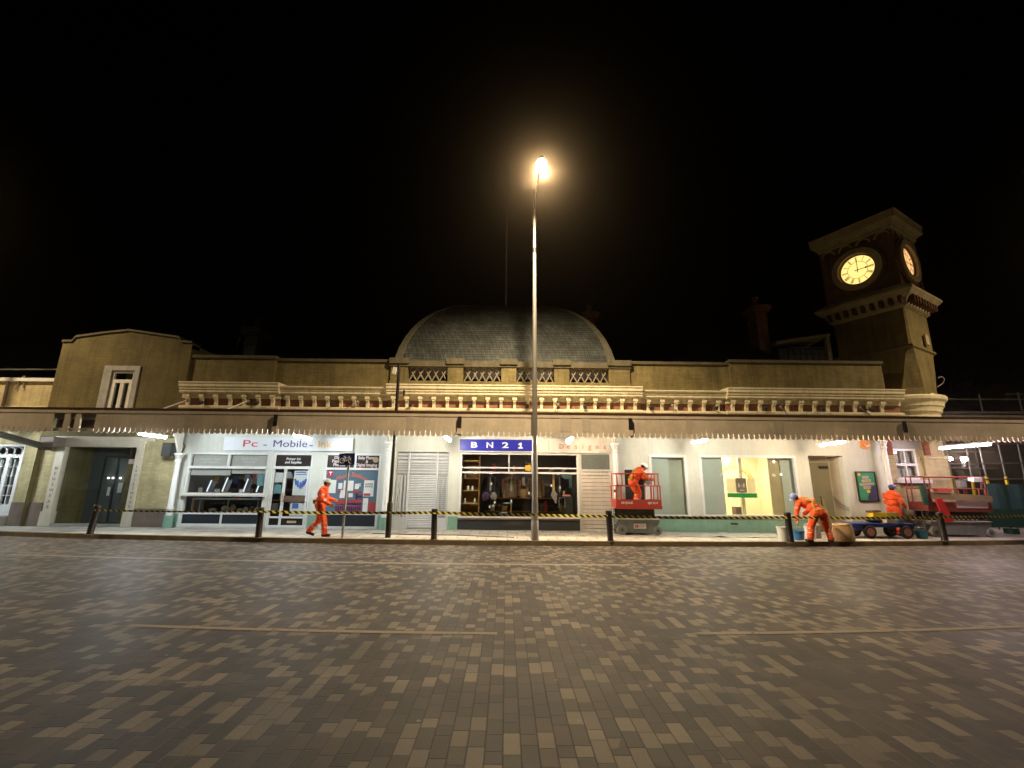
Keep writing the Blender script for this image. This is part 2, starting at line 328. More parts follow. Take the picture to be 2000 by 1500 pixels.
# ------------------------------------------------------------------ mesh builder
class MB:
    def __init__(s): s.v = []; s.f = []
    def add(s, vs, fs):
        o = len(s.v); s.v += [tuple(p) for p in vs]; s.f += [tuple(i + o for i in q) for q in fs]; return s
    def box(s, x0, x1, y0, y1, z0, z1):
        return s.add([(x, y, z) for z in (z0, z1) for y in (y0, y1) for x in (x0, x1)],
                     [(0, 2, 3, 1), (4, 5, 7, 6), (0, 1, 5, 4), (2, 6, 7, 3), (0, 4, 6, 2), (1, 3, 7, 5)])
    def obox(s, c, size, rot=(0, 0, 0)):
        from mathutils import Euler
        m = Euler(rot).to_matrix(); c = Vector(c); a, b, d = (k / 2 for k in size)
        vs = [c + m @ Vector((x, y, z)) for z in (-d, d) for y in (-b, b) for x in (-a, a)]
        return s.add(vs, [(0, 2, 3, 1), (4, 5, 7, 6), (0, 1, 5, 4), (2, 6, 7, 3), (0, 4, 6, 2), (1, 3, 7, 5)])
    def prism(s, poly, y0, y1):           # polygon in x-z swept along y
        n = len(poly); vs = [(x, y0, z) for x, z in poly] + [(x, y1, z) for x, z in poly]
        return s.add(vs, [tuple(range(n)), tuple(range(2 * n - 1, n - 1, -1))] + [(i, i + n, (i + 1) % n + n, (i + 1) % n) for i in range(n)])
    def prof(s, poly, x0, x1):            # polygon in y-z swept along x
        n = len(poly); vs = [(x0, y, z) for y, z in poly] + [(x1, y, z) for y, z in poly]
        return s.add(vs, [tuple(range(n)), tuple(range(2 * n - 1, n - 1, -1))] + [(i, i + n, (i + 1) % n + n, (i + 1) % n) for i in range(n)])
    def plan(s, poly, z0, z1):            # polygon in x-y swept up z
        n = len(poly); vs = [(x, y, z0) for x, y in poly] + [(x, y, z1) for x, y in poly]
        return s.add(vs, [tuple(range(n - 1, -1, -1)), tuple(range(n, 2 * n))] + [(i, (i + 1) % n, (i + 1) % n + n, i + n) for i in range(n)])
    def cyl(s, p0, p1, r0, r1=None, n=14):
        r1 = r0 if r1 is None else r1; p0 = Vector(p0); p1 = Vector(p1); d = (p1 - p0).normalized()
        a = d.orthogonal().normalized(); b = d.cross(a); vs = []
        for p, r in ((p0, r0), (p1, r1)):
            vs += [p + (a * math.cos(2 * PI * i / n) + b * math.sin(2 * PI * i / n)) * r for i in range(n)]
        return s.add(vs, [tuple(range(n - 1, -1, -1)), tuple(range(n, 2 * n))] + [(i, (i + 1) % n, (i + 1) % n + n, i + n) for i in range(n)])
    def tube(s, pts, r, n=8):
        pts = [Vector(p) for p in pts]; rs = r if isinstance(r, (list, tuple)) else [r] * len(pts)
        o = len(s.v); prev = None
        for i, p in enumerate(pts):
            d = (pts[min(i + 1, len(pts) - 1)] - pts[max(i - 1, 0)]).normalized()
            if prev is None: a = d.orthogonal().normalized()
            else:
                a = prev - d * prev.dot(d); a = a.normalized() if a.length > 1e-6 else d.orthogonal().normalized()
            prev = a; b = d.cross(a)
            s.v += [tuple(p + (a * math.cos(2 * PI * k / n) + b * math.sin(2 * PI * k / n)) * rs[i]) for k in range(n)]
        for i in range(len(pts) - 1):
            for k in range(n):
                s.f.append((o + i * n + k, o + i * n + (k + 1) % n, o + (i + 1) * n + (k + 1) % n, o + (i + 1) * n + k))
        s.f.append(tuple(o + k for k in range(n - 1, -1, -1))); e = o + (len(pts) - 1) * n
        s.f.append(tuple(e + k for k in range(n))); return s
    def lathe(s, cx, cy, prof, n=24, a0=0, a1=2 * PI):
        full = abs(a1 - a0 - 2 * PI) < 1e-6; k = n if full else n + 1; o = len(s.v)
        for r, z in prof:
            s.v += [(cx + r * math.cos(a0 + (a1 - a0) * i / n), cy + r * math.sin(a0 + (a1 - a0) * i / n), z) for i in range(k)]
        for j in range(len(prof) - 1):
            for i in range(n):
                s.f.append((o + j * k + i, o + j * k + (i + 1) % k, o + (j + 1) * k + (i + 1) % k, o + (j + 1) * k + i))
        if full:
            s.f.append(tuple(o + i for i in range(k - 1, -1, -1))); e = o + (len(prof) - 1) * k; s.f.append(tuple(e + i for i in range(k)))
        return s
    def ell(s, c, r, n=14, m=8, rot=None):
        c = Vector(c); o = len(s.v)
        for j in range(m + 1):
            t = PI * j / m
            for i in range(n):
                a = 2 * PI * i / n; p = Vector((r[0] * math.sin(t) * math.cos(a), r[1] * math.sin(t) * math.sin(a), r[2] * math.cos(t)))
                if rot is not None: p = rot @ p
                s.v.append(tuple(c + p))
        for j in range(m):
            for i in range(n):
                s.f.append((o + j * n + i, o + (j + 1) * n + i, o + (j + 1) * n + (i + 1) % n, o + j * n + (i + 1) % n))
        return s
    def quad(s, a, b, c, d): return s.add([a, b, c, d], [(0, 1, 2, 3)])
    def mesh(s, name, off=(0, 0, 0), smooth=None, k=None):
        k = S if k is None else k
        me = bpy.data.meshes.new(name)
        me.from_pydata([((x - off[0]) * k, (y - off[1]) * k, (z - off[2]) * k) for x, y, z in s.v], [], s.f)
        bm = bmesh.new(); bm.from_mesh(me); bmesh.ops.remove_doubles(bm, verts=bm.verts, dist=1e-5)
        bmesh.ops.recalc_face_normals(bm, faces=bm.faces); bm.to_mesh(me); bm.free()
        if smooth:
            me.shade_smooth(); me.set_sharp_from_angle(angle=R(smooth))
        return me

def strip(name): return name
def link_mesh(name, me, mat, parent=None):
    o = bpy.data.objects.new(name, me); COL.objects.link(o)
    if mat is not None: me.materials.append(M[mat] if isinstance(mat, str) else mat)
    if parent is not None: o.parent = parent
    return o
class Thing:
    """an Empty at the base of a thing; parts are given in world survey coordinates"""
    def __init__(s, name, label, cat, loc, group=None):
        o = bpy.data.objects.new(name, None); COL.objects.link(o); o.empty_display_size = .2
        o.location = [c * S for c in loc]; o['label'] = label; o['category'] = cat
        if group: o['group'] = group
        s.o = o; s.loc = loc
    def part(s, name, mb, mat, parent=None, smooth=None, label=None):
        o = link_mesh(name, mb.mesh(name, s.loc, smooth), mat, parent or s.o)
        if label: o['label'] = label
        return o
    def text(s, name, body, mat, size, cx, y, cz, **kw):
        me = text_mesh(body, size, cx, y, cz, s.loc, **kw)
        return link_mesh(name, me, mat, kw.get('parent') or s.o)
def single(name, mb, mat, label, cat, group=None, loc=None, smooth=None):
    if loc is None:
        xs = [p[0] for p in mb.v]; ys = [p[1] for p in mb.v]; zs = [p[2] for p in mb.v]
        loc = ((min(xs) + max(xs)) / 2, (min(ys) + max(ys)) / 2, min(zs))
    o = link_mesh(name, mb.mesh(name, loc, smooth), mat); o.location = [c * S for c in loc]
    o['label'] = label; o['category'] = cat
    if group: o['group'] = group
    return o
def struct(name, mb, mat, smooth=None):
    o = link_mesh(name, mb.mesh(name, (0, 0, 0), smooth), mat); o['kind'] = 'structure'; return o
def copy_tree(root, loc, label):
    r = root.copy(); COL.objects.link(r); r.location = [c * S for c in loc]; r['label'] = label
    def rec(a, b):
        for ch in list(a.children):
            c = ch.copy(); COL.objects.link(c); c.parent = b; rec(ch, c)
    rec(root, r); return r
def text_mesh(body, size, cx, y, cz, off, width=None, bold=0.0, extr=.004, space=1.0, shear=0, arc=None, line=1.0, mirror=False, parent=None, axis='y'):
    cu = bpy.data.curves.new('t', 'FONT'); cu.body = body; cu.size = size; cu.align_x = 'CENTER'; cu.align_y = 'CENTER'
    cu.extrude = extr; cu.offset = bold; cu.space_character = space; cu.shear = shear; cu.space_line = line; cu.resolution_u = 3
    ob = bpy.data.objects.new('t', cu); COL.objects.link(ob)
    dg = bpy.context.evaluated_depsgraph_get(); me = bpy.data.meshes.new_from_object(ob.evaluated_get(dg))
    bpy.data.objects.remove(ob); bpy.data.curves.remove(cu)
    xs = [v.co.x for v in me.vertices]; k = 1.0; mid = (min(xs) + max(xs)) / 2
    if width: k = width / (max(xs) - min(xs))
    for v in me.vertices:
        x, u, d = (v.co.x - mid) * k, v.co.y, v.co.z
        if mirror: x = -x
        if arc: u += -arc * (x * x)
        v.co = ((cx + x - off[0]) * S, (y - d - off[1]) * S, (cz + u - off[2]) * S)
    return me

# ------------------------------------------------------------------ ground
def ky(x): return 12.86 + .0052 * x * x          # kerb face, a gentle crescent
def ribbon(x0, x1, ya, yb, za, zb=None, n=60):
    mb = MB(); zb = za if zb is None else zb
    for i in range(n):
        a = x0 + (x1 - x0) * i / n; b = x0 + (x1 - x0) * (i + 1) / n
        mb.quad((a, ya(a), za), (b, ya(b), za), (b, yb(b), zb), (a, yb(a), zb))
    return mb
g = MB(); g.quad((-300, -60, 0), (300, -60, 0), (300, 400, 0), (-300, 400, 0)); struct('road', g, 'road')
g = ribbon(-34, 34, lambda x: ky(x) + .15, lambda x: max(ky(x) + .5, 24), .12); struct('pavement', g, 'slab')
kb = MB(); N = 64
for i in range(N):
    a = -34 + 68 * i / N; b = -34 + 68 * (i + 1) / N - .012
    kb.add([(a, ky(a), -.02), (b, ky(b), -.02), (b, ky(b) + .15, -.02), (a, ky(a) + .15, -.02), (a, ky(a) + .012, .123), (b, ky(b) + .012, .123), (b, ky(b) + .15, .123), (a, ky(a) + .15, .123)],
           [(0, 1, 5, 4), (1, 2, 6, 5), (3, 0, 4, 7), (4, 5, 6, 7), (2, 3, 7, 6)])
struct('kerb', kb, 'kerb')
def mark(x0, x1, f, w): return ribbon(x0, x1, lambda x: f(x) - w / 2, lambda x: f(x) + w / 2, .004, n=24)
near = lambda x: 5.44 + .0105 * x * x
far = lambda x: 9.88 + .0062 * x * x
mk = mark(-4.3, -.1, near, .085)
o2 = mark(2.1, 7.5, near, .085); mk.add(o2.v, o2.f)
fm = mark(-11, 2.55, far, .15); o2 = mark(3.0, 9.8, far, .06); fm.add(o2.v, o2.f); struct('bay_edge_line', fm, 'line2')
struct('parking_bay_lines', mk, 'line')

# ------------------------------------------------------------------ openings helper
def wall_holes(x0, x1, z0, z1, y, holes, dep=.22):
    mb = MB(); xs = sorted({x0, x1, *[h[0] for h in holes], *[h[1] for h in holes]}); zs = sorted({z0, z1, *[h[2] for h in holes], *[h[3] for h in holes]})
    inside = lambda x, z: any(h[0] < x < h[1] and h[2] < z < h[3] for h in holes)
    for i in range(len(xs) - 1):
        for j in range(len(zs) - 1):
            if not inside((xs[i] + xs[i + 1]) / 2, (zs[j] + zs[j + 1]) / 2):
                mb.quad((xs[i], y, zs[j]), (xs[i + 1], y, zs[j]), (xs[i + 1], y, zs[j + 1]), (xs[i], y, zs[j + 1]))
    for a, b, c, d in holes:
        mb.quad((a, y, c), (a, y + dep, c), (a, y + dep, d), (a, y, d)); mb.quad((b, y, c), (b, y, d), (b, y + dep, d), (b, y + dep, c))
        mb.quad((a, y, d), (a, y + dep, d), (b, y + dep, d), (b, y, d)); mb.quad((a, y, c), (b, y, c), (b, y + dep, c), (a, y + dep, c))
    return mb
def frame(x0, x1, z0, z1, y, t=.06, d=.07, vb=(), hb=()):
    mb = MB(); mb.box(x0, x0 + t, y, y + d, z0, z1); mb.box(x1 - t, x1, y, y + d, z0, z1)
    mb.box(x0 + t, x1 - t, y, y + d, z1 - t, z1); mb.box(x0 + t, x1 - t, y, y + d, z0, z0 + t)
    for v in vb:
        xx, a, b, w = v; mb.box(xx - w / 2, xx + w / 2, y + .003, y + d - .003, a, b)
    for hh in hb:
        zz, a, b, w = hh; mb.box(a, b, y - .002, y + d + .002, zz - w / 2, zz + w / 2)
    return mb
def plate(x0, x1, z0, z1, y, t=.012): return MB().box(x0, x1, y, y + t, z0, z1)

# ------------------------------------------------------------------ main station range
ST = Thing('station_building', 'long low cream and yellow brick station range with domed roof, shopfronts and corniced parapet', 'station building', (0, 15.8, .12))
B = ST.part
YF = 15.8
holes = dict(pcwin=(-11.05, -8.27, .17, 2.62), pcdoor=(-8.12, -6.76, .15, 2.62), photo=(-6.34, -4.40, .12, 2.64), shut=(-3.87, -2.05, .13, 2.70),
             bnwin=(-1.66, 2.45, .13, 2.70), bndoor=(2.49, 3.6, .13, 2.73), w1=(4.9, 6.22, .58, 2.69), w2=(6.65, 10.06, .6, 2.70), rec=(10.5, 11.72, .13, 2.71))
B('shopfront_wall', wall_holes(-11.48, 13.2, .12, 3.75, YF, list(holes.values()), .25), 'shopwall')
for a, b in ((-6.73, -6.37), (-4.37, -3.9), (-2.02, -1.69), (3.63, 10.47), (-11.45, -11.08)):
    B('dado', MB().box(a, b, YF - .012, YF + .05, .13, .555), 'dado')
B('dado_rail', MB().box(4.75, 10.2, YF - .035, YF + .01, .56, .60), 'white')
# brick end bay with sash window, right of the shops
B('end_bay_wall', wall_holes(13.2, 15.35, .12, 3.75, YF + .03, [(13.5, 14.33, 1.92, 2.98)], .2), 'stockl')
for a, b in ((13.2, 13.5), (14.5, 15.32)):
    pr = MB(); pr.box(a, b, YF - .08, YF + .03, .12, 2.62); pr.box(a - .04, b + .04, YF - .13, YF + .03, 2.62, 2.74)
    B('brick_pier', pr, 'stockl')
for a in (13.3, 14.62): B('red_brick_band', MB().box(a, a + .18, YF - .06, YF + .03, 2.74, 3.6), 'redbrick')
B('lintel_panel', MB().box(13.5, 14.5, YF - .01, YF + .1, 2.985, 3.7), 'grey')
sw = B('sash_window', frame(13.5, 14.33, 1.92, 2.98, YF + .02, .07, .08, vb=[(13.93, 1.99, 2.91, .045)], hb=[(2.43, 13.57, 14.26, .085)]), 'white')
B('pane', plate(13.57, 14.26, 1.99, 2.91, YF + .07), 'glass', sw)
B('window_sill', MB().box(13.38, 14.62, YF - .12, YF + .05, 1.8, 1.92), 'white', sw)
B('window_blind', MB().quad((13.4, YF + .2, 1.8), (14.5, YF + .2, 1.8), (14.5, YF + .2, 3.1), (13.4, YF + .2, 3.1)), 'blind', sw)
# upper wall behind the canopy
B('upper_wall', MB().quad((-11.6, 15.9, 3.6), (13.8, 15.9, 3.6), (13.8, 15.9, 5.1), (-11.6, 15.9, 5.1)), 'cream')
B('return_wall', MB().quad((15.35, 15.83, .12), (15.35, 30, .12), (15.35, 30, 3.9), (15.35, 15.83, 3.9)), 'stockl')
# cornice: moulded top, bracket course with red panels, lower string
segs = [(-11.42, -7.98, .10), (-7.98, -4.26, 0), (-4.26, 4.67, .10), (4.67, 7.63, 0), (7.63, 13.85, .10)]
for a, b, pj in segs:
    cm = MB(); ls = MB(); pan = MB(); arc = MB(); y = 15.62 - pj; t = 4.9 + pj
    cm.prof([(15.9, 4.63), (y - .17, 4.63), (y - .17, 4.655), (y - .20, 4.66), (y - .20, 4.745), (y - .23, 4.755), (y - .235, 4.83), (y - .27, 4.845), (y - .275, t - .055), (y - .30, t - .04), (y - .30, t), (15.9, t + .02)], a, b)
    ls.prof([(15.9, 4.06), (y - .07, 4.06), (y - .07, 4.10), (y - .11, 4.115), (y - .11, 4.18), (y - .06, 4.205), (15.9, 4.205)], a, b)
    pan.box(a + .02, b - .02, y + .03, 15.88, 4.205, 4.47)
    arc.box(a + .01, b - .01, y - .02, 15.88, 4.47, 4.64)
    B('cornice', cm, 'cream'); B('string_course', ls, 'cream'); B('terracotta_frieze', pan, 'terra'); B('frieze_band', arc, 'cream')
k = 0
for a, b, pj in segs:
    y = 15.62 - pj; n = max(2, round((b - a) / .463)); st = (b - a) / n
    for i in range(n):
        x = a + st * (i + .5); k += 1
        m = MB().prof([(y + .03, 4.206), (y - .06, 4.206), (y - .06, 4.33), (y - .085, 4.39), (y - .13, 4.44), (y - .14, 4.629), (y + .03, 4.629)], x - .05, x + .05)
        m.box(x - .08, x + .08, y - .145, y - .022, 4.49, 4.628)
        if x < 13.5: B('bracket', m, 'cream')
# parapet
for a, b, z, yy in ((-11.45, -8.43, 5.98, 15.72), (-8.43, -4.3, 5.92, 15.84), (4.4, 8.03, 5.96, 15.84), (8.03, 13.6, 6.04, 15.74)):
    B('parapet', MB().box(a, b, yy, yy + .35, 5.0, z), 'stock'); B('parapet_coping', MB().box(a - .03, b + .03, yy - .07, yy + .42, z, z + .10), 'coping')
bl = MB(); bl.box(-4.3, 4.4, 15.74, 16.05, 4.99, 5.22)
ped = [(-4.28, -3.66), (-2.22, -1.66), (-.28, .26), (1.64, 2.18), (3.62, 4.38)]
for a, b in ped: bl.box(a, b, 15.76, 16.05, 5.22, 5.77)
B('balustrade', bl, 'stock')
bc = MB(); bc.box(-4.34, 4.44, 15.72, 16.1, 5.77, 5.98)
for a, b in ped: bc.box(a - .05, b + .05, 15.66, 16.14, 5.86, 6.06)
B('balustrade_coping', bc, 'coping')
for (a, b), (c, d) in zip(ped, ped[1:]):
    x0, x1 = b + .03, c - .03; lt = MB(); n = 5; w = (x1 - x0) / n
    lt.box(x0, x1, 15.86, 15.92, 5.225, 5.26); lt.box(x0, x1, 15.86, 15.92, 5.735, 5.768)
    for i in range(n):
        xa, xb = x0 + i * w, x0 + (i + 1) * w
        lt.cyl((xa, 15.88, 5.25), (xb, 15.88, 5.75), .026, n=6); lt.cyl((xb, 15.91, 5.25), (xa, 15.91, 5.75), .026, n=6)
    B('lattice_panel', lt, 'lattice')
B('attic_backing', MB().box(-4.3, 4.4, 16.6, 16.7, 3.8, 5.9), 'black')
B('roof', MB().quad((-11.4, 16.2, 5.2), (13.4, 16.2, 5.2), (13.4, 27, 6.4), (-11.4, 27, 6.4)), 'slatedark')
# dome: square plan convex slate roof with pale hip rolls and a flat deck
DX, DY = -.17, 22.0
prof = []
for i in range(15):
    t = R(90) * i / 14
    prof.append((4.62 * max(.0, math.cos(t)) ** .86 if i < 14 else 0, 5.6 + 4.72 * math.sin(t) ** 1.0))
prof = [(w, z) for w, z in prof if w > .95] + [(.95, 10.18)]
dm = MB()
for (w0, z0), (w1, z1) in zip(prof, prof[1:]):
    for q in range(4):
        ca, sa = ((1, 0), (0, 1), (-1, 0), (0, -1))[q]
        rot = lambda u, v: (DX + u * ca - v * sa, DY + .9 * (u * sa + v * ca))
        nseg = 6
        for s_ in range(nseg):
            u0 = -w0 + 2 * w0 * s_ / nseg; u1 = -w0 + 2 * w0 * (s_ + 1) / nseg; v0 = -w1 + 2 * w1 * s_ / nseg; v1 = -w1 + 2 * w1 * (s_ + 1) / nseg
            dm.quad((*rot(u0, -w0), z0), (*rot(u1, -w0), z0), (*rot(v1, -w1), z1), (*rot(v0, -w1), z1))
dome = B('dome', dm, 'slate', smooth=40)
for sx in (-1, 1):
    for sy in (-1, 1):
        pts = [(DX + sx * (w + .01), DY + .9 * sy * (w + .01), z) for w, z in prof]
        hb = MB()
        for (p, q) in zip(pts, pts[1:]):
            p, q = Vector(p), Vector(q); wd = .10 + .22 * max(0, (9.6 - p.z) / 4.0)
            for ax in (Vector((-sx * wd, 0, 0)), Vector((0, -sy * wd, 0))):
                o_ = Vector((sx * .03, sy * .03, .02))
                hb.add([p + o_, q + o_, q + o_ + ax, p + o_ + ax, p, q, q + ax, p + ax], [(0, 1, 2, 3), (4, 7, 6, 5), (2, 6, 7, 3), (0, 4, 5, 1)])
        B('hip_rib', hb, 'rib', dome)
dk = MB(); dk.box(DX - 1.02, DX + 1.02, DY - .95, DY + .95, 10.16, 10.27); dk.box(DX - .8, DX + .8, DY - .75, DY + .75, 10.27, 10.4)
B('roof_deck', dk, 'tstone', dome)
# hipped roof, roof monitor and chimneys beyond the parapet
hr = MB(); hr.add([(8.0, 22, 7.2), (15.4, 22, 7.2), (15.4, 27, 7.2), (8.0, 27, 7.2), (9.9, 24, 9.35), (13.7, 24, 9.35)], [(0, 1, 5, 4), (1, 2, 5), (2, 3, 4, 5), (3, 0, 4)])
B('hipped_roof', hr, 'slatedark')
mo = MB(); mo.box(14.7, 17.5, 23.4, 26, 7.2, 9.0)
mn = B('roof_monitor', mo, 'slatedark')
bg = MB(); bg.add([(14.6, 23.3, 9.28), (17.6, 23.3, 9.75), (17.6, 23.3, 9.9), (14.6, 23.3, 9.43), (14.6, 26, 9.28), (17.6, 26, 9.75), (17.6, 26, 9.9), (14.6, 26, 9.43)], [(0, 1, 2, 3), (3, 2, 6, 7), (4, 7, 6, 5), (0, 4, 5, 1), (1, 5, 6, 2), (0, 3, 7, 4)])
bg.box(17.35, 17.55, 23.31, 23.5, 7.6, 9.72); B('barge_board', bg, 'tstone', mn)
ml = MB()
for i in range(7):
    x = 15.2 + i * .34; ml.box(x, x + .04, 23.33, 23.38, 8.2, 9.1)
for z in (8.2, 8.6, 9.06): ml.box(15.2, 17.28, 23.32, 23.37, z, z + .04)
B('lattice_window', ml, 'coping', mn)
def chimney(x0, x1, y, z0, z1, cap, pot=True):
    m = MB(); m.box(x0, x1, y, y + .9, z0, z1); h = z1 - z0
    m.box(x0 - .06, x1 + .06, y - .06, y + .96, z1 - .95, z1 - .85)
    m.box(x0 - .12, x1 + .12, y - .12, y + 1.02, z1 - .45, z1 - .33); m.box(x0 - .2, x1 + .2, y - .2, y + 1.1, z1 - .33, z1 - .1); m.box(x0 - .1, x1 + .1, y - .1, y + 1.0, z1 - .1, z1)
    c = B('chimney', m, cap)
    if pot: B('chimney_pot', MB().lathe((x0 + x1) / 2, y + .45, [(.17, z1), (.15, z1 + .45), (.19, z1 + .5), (.19, z1 + .58)], 12), cap, c)
chimney(14.05, 14.65, 24, 6.5, 11.85, 'chim'); chimney(4.4, 4.95, 24.5, 6.5, 11.5, 'chim'); chimney(-13.5, -12.9, 22, 6, 9.4, 'slatedark')
# iron columns / rainwater pipes against the shopfront
for x, zz in ((-11.22, 2.5), (-4.1, 2.95), (3.68, 2.98), (13.03, 3.2)):
    m = MB().lathe(x, 15.58, [(.13, .12), (.13, .30), (.10, .34), (.095, .70), (.115, .72), (.115, .76), (.09, .80), (.08, zz - .25), (.10, zz - .23), (.10, zz - .19), (.085, zz - .15), (.125, zz - .02), (.15, zz), (.15, zz + .06)], 16)
    cpart = B('iron_column', m, 'white', smooth=35)
    bk = MB().prof([(15.62, zz + .06), (15.5, zz + .06), (15.1, 3.35), (14.6, 3.55), (14.6, 3.62), (15.62, 3.62)], x - .03, x + .03); B('column_bracket', bk, 'offwhite', cpart)
    B('column_foot', MB().lathe(x, 15.58, [(.137, .125), (.137, .52)], 16), 'dado', cpart)
for (xa, xb, zc) in ((-11.2, -4.3, 4.04), (-4.2, 4.6, 4.045), (4.6, 13.2, 4.04)):
    pts_ = [(xa + (xb - xa) * i / 40, 15.50 - .02 * (i % 3 == 0), zc - .03 * abs(math.sin(i * PI / 5))) for i in range(41)]
    B('facade_cable', MB().tube(pts_, .012, 5), 'cable')
for xs in (-10.6, -8.7, -6.1, -3.4, -1.35, .65, 2.65, 4.95, 7.2, 8.9, 10.9, 12.6):
    B('flood_bracket', MB().box(xs - .025, xs + .025, 15.34, 15.6, 4.30, 4.33).obox((xs, 15.31, 4.27), (.1, .1, .12), (.5, 0, 0)), 'blackish')
hk = MB(); hk.box(-11.75, -11.45, 15.45, 15.72, 2.45, 2.9); B('rainwater_hopper', hk, 'blackish')
cb = MB(); cb.tube([(-11.3, 15.76, 2.95), (-11.2, 15.76, 2.8), (-11.28, 15.76, 2.6), (-11.35, 15.77, 2.3)], .012, 6); B('wall_cable', cb, 'cable')

# ---- computer shop
w = B('shop_window', frame(-11.05, -8.27, .17, 2.62, YF + .03, .075, .09,
      vb=[(-9.68, 2.16, 2.55, .07), (-9.66, .24, .55, .06)], hb=[(2.11, -10.98, -8.34, .09), (1.20, -10.98, -8.34, .1), (.575, -10.98, -8.34, .06)]), 'white')
B('pane', MB().box(-10.98, -8.34, YF + .075, YF + .085, .6, 2.55), 'glass', w)
B('lower_panel', MB().box(-10.98, -8.34, YF + .06, YF + .1, .24, .545), 'navy', w)
bd = MB()
for a, b, z0, z1 in ((-10.93, -9.74, 2.16, 2.53), (-9.62, -8.36, 2.16, 2.53), (-10.95, -9.6, 1.84, 2.06), (-9.56, -8.36, 1.90, 2.06)): bd.box(a, b, YF + .12, YF + .13, z0, z1)
B('roller_blind', bd, 'blind', w)
ST.text('blind_lettering', 'Computer Repairs\nand Upgrades', 'paper', .10, -10.33, YF + .117, 2.34, parent=w, extr=.001)
ST.text('blind_lettering', 'Mobile Phone\nUnlocking', 'paper', .10, -9.0, YF + .117, 2.36, parent=w, extr=.001)
B('window_ledge', MB().box(-11.1, -8.22, YF - .09, YF + .03, 1.14, 1.185), 'stonepaint', w)
def room(x0, x1, y1, z0, z1, mat, name='shop_interior'):
    m = MB(); y0 = YF + .26
    m.quad((x0, y1, z0), (x1, y1, z0), (x1, y1, z1), (x0, y1, z1)); m.quad((x0, y0, z0), (x0, y1, z0), (x0, y1, z1), (x0, y0, z1))
    m.quad((x1, y0, z0), (x1, y0, z1), (x1, y1, z1), (x1, y1, z0)); m.quad((x0, y0, z0), (x1, y0, z0), (x1, y1, z0), (x0, y1, z0)); m.quad((x0, y0, z1), (x0, y1, z1), (x1, y1, z1), (x1, y0, z1))
    return B(name, m, mat)
room(-11.2, -6.7, 18.6, .14, 2.95, 'interior')
dr = B('shop_door', frame(-8.12, -6.76, .15, 2.62, YF + .03, .065, .09, vb=[(-7.68, .22, 2.08, .075), (-6.87, .22, 2.08, .06)], hb=[(2.12, -8.05, -6.83, .09), (.47, -8.05, -6.83, .06)]), 'white')
B('pane', MB().box(-8.05, -6.83, YF + .075, YF + .085, .5, 2.07), 'glass', dr)
B('fanlight_sign', MB().box(-8.05, -6.83, YF + .06, YF + .075, 2.17, 2.555), 'black', dr)
ST.text('fanlight_lettering', 'Printer Ink\nand Supplies', 'lwhite', .115, -7.45, YF + .058, 2.36, parent=dr, extr=.001, bold=.002, shear=.15)
B('kick_panel', MB().box(-8.05, -6.83, YF + .065, YF + .095, .215, .44), 'black', dr)
B('letter_plate', MB().box(-7.42, -7.12, YF + .02, YF + .05, .29, .36), 'beige', dr)
B('door_handle', MB().tube([(-7.64, YF + .02, 1.0), (-7.64, YF - .02, 1.0), (-7.64, YF - .02, 1.25), (-7.64, YF + .02, 1.25)], .014, 6), 'galv', dr)
B('cross_panel', MB().box(-7.64, -6.9, YF + .05, YF + .09, .98, 1.17), 'brown', dr)
w = B('shop_window', frame(-6.34, -4.40, .12, 2.64, YF + .03, .075, .09, vb=[(-5.30, 2.13, 2.57, .07)], hb=[(2.1, -6.27, -4.47, .075), (.6, -6.27, -4.47, .06)]), 'white')
B('upper_sign_panel', MB().box(-6.27, -4.47, YF + .06, YF + .075, 2.14, 2.56), 'black', w)
ST.text('sign_lettering', 'Digital\nPassport\nPhotos', 'lpinkw', .145, -5.85, YF + .055, 2.355, parent=w, bold=.004, extr=.001, line=.85)
ST.text('sign_lettering', 'Baby Photos\n&\nDigital Imaging', 'lpinkw', .145, -4.90, YF + .055, 2.355, width=.72, parent=w, bold=.004, extr=.001, line=.85)
B('display_sheet', MB().box(-6.27, -4.47, YF + .07, YF + .085, .63, 2.06), 'photoblue', w)
B('lower_panel', MB().box(-6.27, -4.47, YF + .06, YF + .1, .19, .57), 'navy', w)
ST.text('arched_lettering', 'Photo Station', 'lpink', .21, -5.38, YF + .06, 1.90, width=1.05, parent=w, bold=.006, extr=.002, arc=.62)
B('round_badge', MB().cyl((-6.12, YF + .068, 1.93), (-6.12, YF + .058, 1.93), .10, n=20), 'lred', w)
ST.text('badge_letter', 'T', 'lwhite', .15, -6.12, YF + .055, 1.93, parent=w, bold=.008, extr=.001)
B('gold_roundel', MB().cyl((-4.60, YF + .058, 2.42), (-4.60, YF + .048, 2.42), .10, n=20), 'brass', w)
pp = MB(); pq = MB(); pd = MB(); pb = MB()
for a, b, c, d in ((-6.14, -5.9, 1.28, 1.72), (-5.64, -5.30, 1.36, 1.70), (-5.82, -5.68, 1.42, 1.62), (-5.74, -5.52, 1.12, 1.38), (-4.94, -4.60, 1.18, 1.72), (-4.93, -4.76, .66, 1.12), (-5.44, -5.30, 1.15, 1.28), (-5.25, -5.13, 1.42, 1.60)):
    pp.box(a, b, YF + .058, YF + .066, c, d)
for a, b, c, d in ((-5.86, -4.97, .70, .87), (-5.86, -4.97, .92, 1.07), (-4.92, -4.7, 1.2, 1.28), (-5.3, -5.18, 1.3, 1.39), (-5.14, -5.02, 1.25, 1.36), (-4.72, -4.5, .66, 1.0), (-5.82, -5.72, 1.3, 1.38)):
    pq.box(a, b, YF + .050, YF + .057, c, d)
for i in range(4):
    for j in range(2): pd.box(-4.89 + i * .068, -4.85 + i * .068, YF + .05, YF + .056, 1.48 + j * .08, 1.54 + j * .08)
